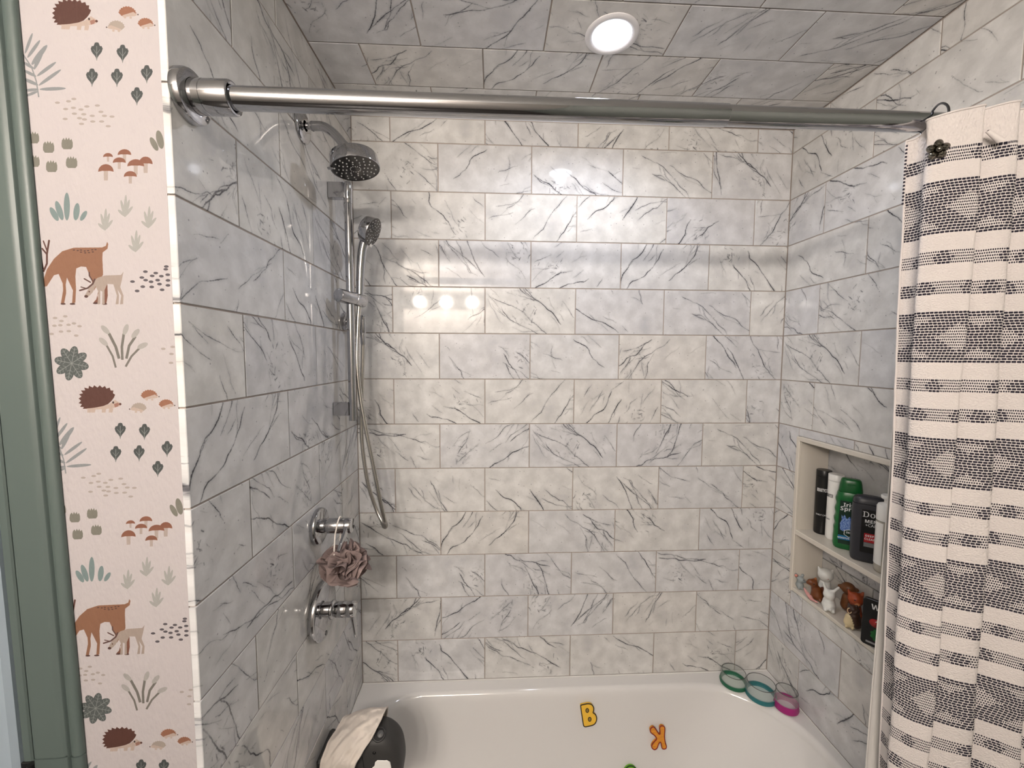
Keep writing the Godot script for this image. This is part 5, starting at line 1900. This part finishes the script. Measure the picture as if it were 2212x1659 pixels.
# the wallpaper print: ovals, outlines and strokes in millimetres from its corner
const PRINT := [
	"p hb 43.5 560.5 47.6 557.7 44.6 554.2 49.9 552.9 47.5 548.7 53.4 548.7 52.4 544.6 58.2 545.9 59.1 541.8 64.2 544.5 66.4 541.1 70.8 544.5 74.3 541.1 77.4 544.5 81.4 542.1 83.2 545.9 87.9 544.5 89 548.7 92.9 548.7 92 552.8 94.9 554.9 93 559.1 89.4 563.9 84.1 568.8 75.6 572.3 65.6 574.4 55.7 575.7 48.4 575.7 49.9 573 44.7 572.9 47.6 568.8 43.1 567.4 46.6 563.9|p cr 85.8 568.8 91.3 564.6 94.1 562.6 98.5 565.3 102.7 568.5 100.8 571.6 94.7 573.7 89.4 575.1 75.4 576.5 55.6 577.1 50.7 575.7 65.6 574 77.3 571.6|p pk 92.4 568.8 97.8 566.7 100.3 568.8 97.8 572.3 93.4 573.7|e hb 101.3 568.8 1.7 1.7 0|e hd 91.5 566.4 1.3 1.7 0|p cr 55 575 61 575 59.3 581.3 54 581.3|p cr 60.6 575 66.6 575.1 64.9 581.3 59.6 581.3|p cr 75.5 575.1 81.4 575.1 79.7 581.3 74.4 581.3|p cr 85.4 575.1 91.3 575.1 89.6 581.4 84.3 581.4|p hl 131.8 557.3 130.8 555.7 132.5 554.5 132.1 552.7 134.2 552 134.5 550.2 136.8 550 137.7 548.3 139.9 548.7 141.4 547.3 143.3 548.3 145.3 547.3 146.7 548.7 148.9 548.3 149.7 550 151.9 550.2 152 552 154 552.7 153.4 554.5 155.1 555.7 153.8 557.3 154.9 558.9 151.5 559.6 134.9 560.5",
	"p cr 150.7 554.6 156.5 557.8 152.6 560.1 136 561.9 136.1 559.6|e hd 156.8 557.8 0.8 0.9 -0|e cr 139.2 562.3 1.7 1.4 0|e cr 146.9 562.3 1.7 1.4 0|p hl 156.5 570.4 155.5 569 157.1 568 156.7 566.3 158.6 565.7 158.8 564.1 160.8 563.9 161.6 562.4 163.6 562.8 164.9 561.5 166.6 562.4 168.3 561.5 169.6 562.8 171.5 562.4 172.2 563.9 174.2 564.1 174.3 565.7 176.1 566.4 175.5 568 177 569 175.9 570.5 176.8 571.9 173.8 572.5 159.2 573.3|p cr 173.1 568 178.3 570.9 174.8 572.9 160.1 574.5 160.2 572.5|e hd 178.5 570.9 0.8 0.9 0.1|e cr 163 574.9 1.7 1.4 0.1|e cr 169.8 574.9 1.7 1.4 0.1|p bg 137.5 575.8 138.7 574.4 137.1 573.3 137.7 571.6 135.8 570.9 135.7 569.2 133.6 569.1 132.9 567.5 130.8 567.9 129.5 566.6 127.6 567.4 125.9 566.6 124.4 567.9 122.4 567.5 121.5 569 119.4 569.2 119.1 570.9 117.1 571.6 117.5 573.2 115.8 574.3 116.8 575.8 115.7 577.3 118.8 577.9 134.2 578.8|p cr 120.1 573.3 114.2 576.2 117.7 578.3 133.1 580 133.2 577.9|e hd 114 576.2 0.8 0.9 0.1|e cr 130 580.5 1.7 1.4 0.1|e cr 122.8 580.4 1.7 1.4 0.1",
	"p dg 99.7 63.6 102.2 64.1 103.3 67.6 104.5 68.7 105.8 68.1 107.2 71.5 105.7 75.7 103.4 78.8 101.2 81.2 99.3 84.2 98.5 87.8 98 87.8 97.6 84.3 96.1 81.4 94.1 79.1 92.2 76.3 91.2 72.2 93.1 68.6 94.3 69.1 95.7 67.9 97.2 64.3|l gl 0.8 99.4 68.3 98.3 87.2|l gl 0.6 98.8 78.9 103.4 72.9|l gl 0.6 98.8 78.9 94.9 73.2|p dg 134 65.3 136.5 65.8 137.5 69.3 138.7 70.4 140 69.8 141.5 73.3 140 77.5 137.7 80.5 135.5 83 133.6 86 132.8 89.6 132.3 89.6 131.9 86.1 130.4 83.2 128.4 80.9 126.4 78 125.4 73.9 127.3 70.3 128.6 70.8 129.9 69.6 131.4 66|l gl 0.8 133.7 70 132.6 89|l gl 0.6 133.1 80.7 137.6 74.6|l gl 0.6 133.1 80.7 129.2 75|p dg 91.3 98.4 93.8 98.9 94.9 102.4 96.1 103.5 97.4 102.9 98.8 106.4 97.3 110.6 95 113.7 92.7 116.1 90.9 119.2 90 122.8 89.5 122.8 89.2 119.2 87.7 116.3 85.7 114 83.8 111.1 82.8 107 84.7 103.4 85.9 103.9 87.3 102.7 88.7 99.1|l gl 0.8 91 103.1 89.8 122.2|l gl 0.6 90.3 113.8 94.9 107.7|l gl 0.6 90.3 113.8 86.5 108",
	"p dg 124.5 97.4 127.1 97.9 128.1 101.5 129.3 102.6 130.6 102 132.1 105.5 130.6 109.7 128.3 112.8 126 115.2 124.2 118.3 123.4 121.9 122.8 121.9 122.5 118.3 120.9 115.4 119 113.1 117 110.2 116 106.1 117.9 102.4 119.1 103 120.5 101.7 122 98.1|l gl 0.8 124.3 102.2 123.1 121.3|l gl 0.6 123.6 112.9 128.2 106.8|l gl 0.6 123.6 112.9 119.7 107.1|p dg 164.9 91.2 167.4 91.7 168.5 95.3 169.7 96.4 171 95.8 172.5 99.3 171 103.5 168.7 106.6 166.5 109 164.6 112.1 163.8 115.7 163.3 115.7 162.9 112.2 161.3 109.2 159.3 106.9 157.4 104 156.3 99.9 158.2 96.2 159.5 96.8 160.8 95.5 162.3 91.9|l gl 0.8 164.6 96 163.6 115.1|l gl 0.6 164 106.7 168.6 100.6|l gl 0.6 164 106.7 160.1 100.9|p dg 149.9 121.3 152.5 121.8 153.6 125.4 154.8 126.5 156.1 125.9 157.6 129.4 156.1 133.7 153.8 136.7 151.5 139.2 149.6 142.3 148.8 145.9 148.3 145.9 147.9 142.4 146.4 139.4 144.4 137.1 142.4 134.1 141.3 130 143.3 126.3 144.5 126.9 145.9 125.6 147.3 122|l gl 0.8 149.7 126.1 148.6 145.3|l gl 0.6 149.1 136.9 153.7 130.7|l gl 0.6 149.1 136.9 145.1 131|l pa 1.8 1.7 83.5 11.6 99.8 16.4 118.3 18.1 138.5|e pa 10.1 68.6 14.8 1.9 -66.6",
	"e pa 16.1 75.7 15 2.2 -52.5|e pa 22.9 83.3 17.4 3.2 -50.3|e pa 22.5 87.1 17.7 2.7 -62.9|e pa 31 101.6 16.4 2.2 -36.6|e pa 34.6 112.6 19.1 2.2 -35.7|e pa 37.4 127.5 17.5 2.3 -4.1|e pa 7.7 97.5 7.9 2.1 -149|e pa 8.5 108 9.2 2.1 -154.2|e pa 8.9 119.2 10.4 2.4 -157.3|e pa 9.1 130 9.7 2 172.5|e pa 9 135 9.7 1.8 157.2|e bd 42.4 145.8 3.4 1.6 -1.9|e bd 64.6 140 3.4 1.6 -2|e bd 57.2 143.4 3.4 1.6 -2|e bd 52.7 153.9 3.4 1.6 -1.9|e bd 63.2 152 3.4 1.6 -1.9|e bd 73.1 153.9 3.5 1.6 -1.9|e bd 81.2 149.5 3.5 1.6 -1.9|e bd 95.4 147.8 3.5 1.6 -1.9|e bd 63.9 159.8 3.5 1.6 -1.9|e bd 76.4 160.1 3.5 1.6 -1.9|e bd 87.6 161.9 3.5 1.6 -1.9|e bd 99.6 156.1 3.5 1.6 -1.9|e bd 51.2 167.2 3.4 1.6 -1.8|e bd 70.4 165.6 3.5 1.6 -1.8|e bd 76.9 167 3.5 1.6 -1.8|e bd 87.8 169.5 3.5 1.6 -1.8|e bd 72.5 173.2 3.5 1.6 -1.8|e bd 99.8 169.1 3.5 1.6 -1.8|e bd 108.2 175.2 3.5 1.6 -1.8|e bd 114.1 162 3.5 1.6 -1.9|e bd 104 161.4 3.5 1.6 -1.9|p tu 18.9 206.2 19.8 201.7 22.5 198.5 23.9 201.6 25.7 197.4 27.4 200.8 29.5 197.6 30.5 201.4 32.8 199.4 34 204.5 33.6 210.2 31.2 213.5 21.1 213.7 18.9 210.6",
	"p tu 44 200.7 44.9 196.2 47.6 192.9 49 196.1 50.8 191.9 52.5 195.3 54.6 192.1 55.6 195.9 57.9 193.9 59.2 199 58.8 204.7 56.4 208 46.3 208.2 44 205.1|p tu 21.1 232.2 22 227.7 24.8 224.5 26.1 227.6 28 223.4 29.6 226.9 31.7 223.7 32.7 227.5 35.1 225.5 36.3 230.6 35.9 236.3 33.5 239.6 23.4 239.9 21.1 236.7|p tu 48.2 226.1 49.2 221.6 51.9 218.3 53.3 221.5 55.1 217.3 56.8 220.7 58.9 217.5 59.9 221.3 62.2 219.3 63.5 224.4 63.1 230.2 60.7 233.4 50.6 233.7 48.2 230.6|p tu -0.2 194.1 0.7 189.6 3.4 186.4 4.8 189.5 6.6 185.3 8.3 188.7 10.4 185.5 11.3 189.3 13.6 187.3 14.8 192.3 14.4 198.1 12 201.3 2 201.6 -0.2 198.5|p tu -1.9 225.9 -1 221.4 1.8 218.1 3.1 221.3 5 217.1 6.6 220.5 8.7 217.3 9.7 221.1 12 219.1 13.2 224.2 12.8 229.9 10.4 233.2 0.4 233.4 -1.9 230.3|e tu 169 197.6 10 4 64.2|e tu 177.3 191.3 12.7 4.9 80.9|p st 103.9 214.9 107.1 214.8 106.4 223.5 103.6 223.6|p mu 112.1 217 111.8 215.3 111 213.8 109.6 212.6 107.8 211.9 105.7 211.7 103.6 212 101.7 212.9 100.2 214.1 99.1 215.7 98.7 217.4 102.1 216.7 108.8 216.5|p st 125.7 210.5 130.4 210.3 129.4 222.9 125.2 223",
	"p mu 137.1 213.5 136.8 211 135.6 208.9 133.7 207.2 131.2 206.1 128.3 205.8 125.4 206.3 122.8 207.5 120.6 209.3 119.2 211.5 118.6 214 123.3 213 132.5 212.8|p st 118.2 221.6 122.5 221.5 121.6 233.1 117.8 233.2|p mu 129.2 224.4 128.8 222.1 127.7 220.1 125.8 218.5 123.4 217.6 120.6 217.3 117.9 217.7 115.3 218.8 113.2 220.5 111.9 222.6 111.3 224.9 115.8 224 124.7 223.7|p st 153.1 221.3 159.2 221.1 158 237.6 152.6 237.8|p mu 165.6 225.3 165.3 222.1 164.1 219.2 162.1 217 159.5 215.6 156.5 215.2 153.5 215.7 150.8 217.3 148.5 219.7 147 222.6 146.3 225.9 151.2 224.6 160.8 224.4|p st 139.7 224.9 145.4 224.7 144.2 240.3 139.1 240.4|p mu 153.9 228.6 153.5 225.6 152 222.9 149.5 220.8 146.4 219.5 142.9 219.1 139.3 219.7 136 221.2 133.3 223.4 131.5 226.2 130.8 229.2 136.6 228 148.1 227.7|p st 98.5 233.1 104.6 232.9 103.3 249.4 97.9 249.5|p mu 111.8 237.1 111.5 233.9 110.2 231 108 228.8 105.2 227.4 101.9 227 98.7 227.6 95.6 229.1 93.2 231.5 91.5 234.4 90.8 237.7 96.1 236.4 106.6 236.1|p st 132 240.3 136.6 240.1 135.7 252.8 131.5 252.9",
	"p mu 143.1 243.3 142.8 240.9 141.7 238.7 139.8 237 137.3 235.9 134.6 235.6 131.8 236 129.2 237.2 127.1 239 125.7 241.3 125.2 243.8 129.7 242.8 138.7 242.6|e te 27.6 297.5 10.3 4 63.5|e te 34.9 292.5 13.6 4.2 75.9|e te 45.4 286.7 19.3 4.1 93.8|e te 58 293.6 12.2 4.1 100.5|e te 67.2 299 8.1 3.1 123.7|e ha 91.2 313.8 6.8 2.2 -138.2|e ha 93.2 307.2 11.9 2.1 -100.9|e ha 96.6 303.6 15.5 2.1 -83.9|e ha 98.7 306.8 12.8 2 -71.5|e ha 100.3 311.4 9.6 2 -49.3|e ha 119.7 294.2 6.9 2.2 -138.5|e ha 121.6 287.7 11.9 2.1 -101.1|e ha 125.1 284 15.4 2.1 -84|e ha 127.1 287.2 12.8 2.1 -71.6|e ha 128.8 291.8 9.6 2 -49.3|e ha 151 309.3 6.9 2.2 -138.6|e ha 153 302.7 12 2.1 -101.3|e ha 156.5 299 15.5 2.1 -84.2|e ha 158.6 302.3 12.8 2.1 -71.8|e ha 160.3 306.9 9.7 2 -49.3|e ha 131.3 343.4 6.9 2.2 -138.3|e ha 133.3 336.8 12 2.1 -101.1|e ha 136.8 333.1 15.6 2.1 -84.1|e ha 138.9 336.3 12.9 2.1 -71.8|e ha 140.6 340.9 9.7 2.1 -49.4",
	"p de 4.3 399.8 6.6 389.8 12.4 374.8 23 359.8 34.9 349.1 51.2 343.8 89.7 342.8 95 340.4 97 334.8 98.4 337.7 97 344.4 90 349.8 89.1 358.7 88.7 381 84.3 389.1 74.7 403.9 72.4 389.2 66.1 370.7 59.1 370.1 52.5 372.9 50.5 384.2 50.2 402.5 48 421.6 43.4 423 45.9 404.3 38.8 386 36.5 396 36.4 407.7 32.5 423.1 27.9 423.9 32.4 404.4 32.5 394.4 27.9 381.2 21.4 383 10.7 398.7|p dl 87.2 383.7 93.7 394.3 93.3 411 90.7 422.5 84.8 423.6 87.8 411.1 86.3 398.7 79.1 410.5 79.7 421.3 72.5 423 73.7 420 77.1 416.6|e dd 31.1 423.5 3.5 1.3 -0.6|e dd 44 423.4 3.9 1.3 -0.6|e dd 88.1 422.9 3.6 1.3 -0.6|e dd 75.8 422 3.6 1.3 -0.6|e dd 51 347.1 1.6 0.8 -1|e dd 56.1 347.7 1.6 0.8 -1|e dd 60.6 347 1.6 0.8 -1|e dd 65.6 348.2 1.6 0.8 -1|e dd 70.2 347.5 1.6 0.8 -1|e dd 76 346.4 1.6 0.8 -1|e dd 80.5 346 1.6 0.8 -1|e dd 60.4 349.9 1.6 0.8 -1|e dd 66.1 350.8 1.6 0.8 -1|e dd 71.3 350.4 1.6 0.8 -1|e dd 76.5 349.3 1.6 0.8 -1|l hb 2.5 7.4 378.2 13 366.6 13.9 353.4 18.1 334.6|l hb 2.2 13.6 353.4 8.1 345.9|l hb 1.8 14.8 350.1 10.4 335.4|l hb 1.8 7.6 374.9 5.6 358.4",
	"p ds 61.6 411.4 65.9 404 72.4 393.2 80.6 385.8 91.2 382.3 113.3 381.3 117.1 376.6 115.5 382.6 114.1 388.6 111.3 398.4 115.1 410.8 113.8 422.9 109.5 423.3 111.9 410.8 107.2 401.8 108.9 410.8 107.6 423 103.3 423.4 106 410.9 102.1 394.8 93.7 394.3 89.2 403.7 88.4 423.2 84.8 423.6 86.2 405.4 83.4 403.8 82.2 423.3 78.3 423.6 80.7 405.5 77.3 397.8 72.9 406.6 66.7 412.7|e dd 63.5 412.4 2.6 2 -0.7|e hb 68.1 405.6 1 1 -0.7|l an 2.2 77.3 387.2 73.6 394.5 66.1 400.7 55.3 404.1|l an 1.8 73.9 390.5 69.8 383.3 69.8 378.3|l an 1.8 71.2 392.6 62.5 387.4|l an 1.4 64.8 401.3 57.2 399.1|e do 176.9 368.3 3.3 1.8 -0.9|e do 176 372.3 3.3 1.8 -0.9|e do 147.4 376.1 3.3 1.8 -0.9|e do 161.7 377.9 3.3 1.8 -0.8|e do 156.5 382 3.3 1.8 -0.8|e do 169.3 382.2 3.3 1.8 -0.8|e do 178.3 380 3.3 1.9 -0.8|e do 142 384.6 3.3 1.8 -0.8|e do 163.8 388 3.3 1.9 -0.8|e do 178.2 388.1 3.3 1.9 -0.8|e do 128.7 390.5 3.3 1.8 -0.8|e do 147.1 388.2 3.3 1.8 -0.8|e do 154.5 390.4 3.3 1.9 -0.8|e do 166.1 393.6 3.3 1.9 -0.8|e do 142.6 397.6 3.3 1.9 -0.8|e do 155 397.8 3.3 1.9 -0.8|e do 177.8 395.2 3.3 1.9 -0.8",
	"e do 134.4 403.8 3.3 1.9 -0.7|e do 169.3 401.7 3.3 1.9 -0.7|e bd 32.8 441.3 3.2 1.7 -0.6|e bd 18.8 443.8 3.2 1.7 -0.5|e bd 27.2 448 3.2 1.7 -0.5|e bd 25.2 454.1 3.2 1.7 -0.5|e bd 36.6 453.4 3.2 1.7 -0.5|e bd 44.1 451.3 3.2 1.7 -0.5|e bd 17.1 454.9 3.2 1.7 -0.5|e bd 25.6 463.2 3.2 1.7 -0.5|e bd 36.3 462.5 3.2 1.7 -0.5|e bd 51.6 455.3 3.2 1.7 -0.5|e bd 46.2 468.8 3.2 1.7 -0.4|e bd 12.4 466.7 3.2 1.7 -0.4|e bd 166.5 487.2 3.3 1.7 -0.3|e bd 179.9 484.3 3.3 1.7 -0.3|e bd 177.7 494.7 3.3 1.7 -0.3|e bd 176.4 507.8 3.3 1.7 -0.2|l re 4 103.6 501.9 100 484.8 92 466.1|l re 3.6 108.1 503.6 108.5 484.8 112.3 466|l re 3.6 113.8 501.9 118.8 483 127.8 470.3|l re 2.9 98.2 515 94.9 498.5 87.4 482.8|l re 2.9 112.1 513.6 121.2 498.4 133.5 486|e ca 86.8 460 7.7 3.8 47.8|e ca 115.3 459.5 8.3 3.5 112.2|e ca 128.7 465.2 8.3 3.6 130.7|e ca 83.1 477.4 7.7 3.8 44.7|e ca 137.6 482.9 8.2 3.7 154.5|e fe 50.2 512 10.5 6.6 12.5|e fe 43.9 510.6 8.1 3.8 12.5|e fe 43.7 521 10.6 6.5 61|e fe 40.5 515.2 8.3 3.8 61|e fe 33.3 523.1 11.3 6.1 105|e fe 35.1 516.3 8.8 3.5 105|e fe 25.2 516.9 11.1 6.2 146.7",
	"e fe 30.9 513.1 8.6 3.6 146.7|e fe 24 506.1 10.4 6.6 -167.5|e fe 30.3 507.5 8.1 3.8 -167.5|e fe 30.5 497.1 10.5 6.5 -119|e fe 33.7 502.9 8.2 3.8 -119|e fe 40.8 495.1 11.2 6.1 -75|e fe 39 501.8 8.7 3.5 -75|e fe 49 501.2 11.1 6.2 -33.3|e fe 43.2 505 8.6 3.6 -33.3|l gl 0.9 37.1 509.1 58.6 513.8|l gl 0.6 46.1 511.1 47.3 515.6|l gl 0.6 46.1 511.1 49.5 507.5|l gl 0.6 50.7 512.1 51.8 516.6|l gl 0.6 50.7 512.1 54 508.6|l gl 0.6 55.2 513.1 56.4 517.6|l gl 0.6 55.2 513.1 58.5 509.6|l gl 0.9 37.1 509.1 47.9 528.7|l gl 0.6 41.6 517.3 39.4 521.6|l gl 0.6 41.6 517.3 46.2 517.1|l gl 0.6 43.9 521.4 41.6 525.8|l gl 0.6 43.9 521.4 48.5 521.3|l gl 0.6 46.2 525.6 43.9 529.9|l gl 0.6 46.2 525.6 50.8 525.4|l gl 0.9 37.1 509.1 30.9 532|l gl 0.6 34.5 518.7 30.1 520.3|l gl 0.6 34.5 518.7 37.6 522|l gl 0.6 33.2 523.5 28.8 525.1|l gl 0.6 33.2 523.5 36.3 526.8|l gl 0.6 31.9 528.4 27.5 529.9|l gl 0.6 31.9 528.4 35 531.6|l gl 0.9 37.1 509.1 17.6 521.9|l gl 0.6 28.9 514.4 24.9 512.4|l gl 0.6 28.9 514.4 28.7 519.2|l gl 0.6 24.8 517.1 20.8 515.1|l gl 0.6 24.8 517.1 24.6 521.9|l gl 0.6 20.6 519.8 16.7 517.8",
	"l gl 0.6 20.6 519.8 20.5 524.6|l gl 0.9 37.1 509.1 15.7 504.3|l gl 0.6 28.1 507 26.9 502.5|l gl 0.6 28.1 507 24.7 510.6|l gl 0.6 23.5 506 22.4 501.5|l gl 0.6 23.5 506 20.2 509.6|l gl 0.6 19 505 17.9 500.5|l gl 0.6 19 505 15.7 508.6|l gl 0.9 37.1 509.1 26.3 489.6|l gl 0.6 32.5 500.8 34.8 496.5|l gl 0.6 32.5 500.8 28 501|l gl 0.6 30.3 496.7 32.5 492.4|l gl 0.6 30.3 496.7 25.7 496.9|l gl 0.6 28 492.6 30.3 488.3|l gl 0.6 28 492.6 23.4 492.8|l gl 0.9 37.1 509.1 43.2 486.2|l gl 0.6 39.7 499.4 44.1 497.8|l gl 0.6 39.7 499.4 36.5 496.2|l gl 0.6 41 494.6 45.4 493|l gl 0.6 41 494.6 37.8 491.4|l gl 0.6 42.2 489.8 46.6 488.2|l gl 0.6 42.2 489.8 39.1 486.6|l gl 0.9 37.1 509.1 56.6 496.2|l gl 0.6 45.3 503.7 49.3 505.7|l gl 0.6 45.3 503.7 45.4 498.9|l gl 0.6 49.4 501 53.4 503|l gl 0.6 49.4 501 49.6 496.2|l gl 0.6 53.5 498.3 57.5 500.3|l gl 0.6 53.5 498.3 53.7 493.5"]
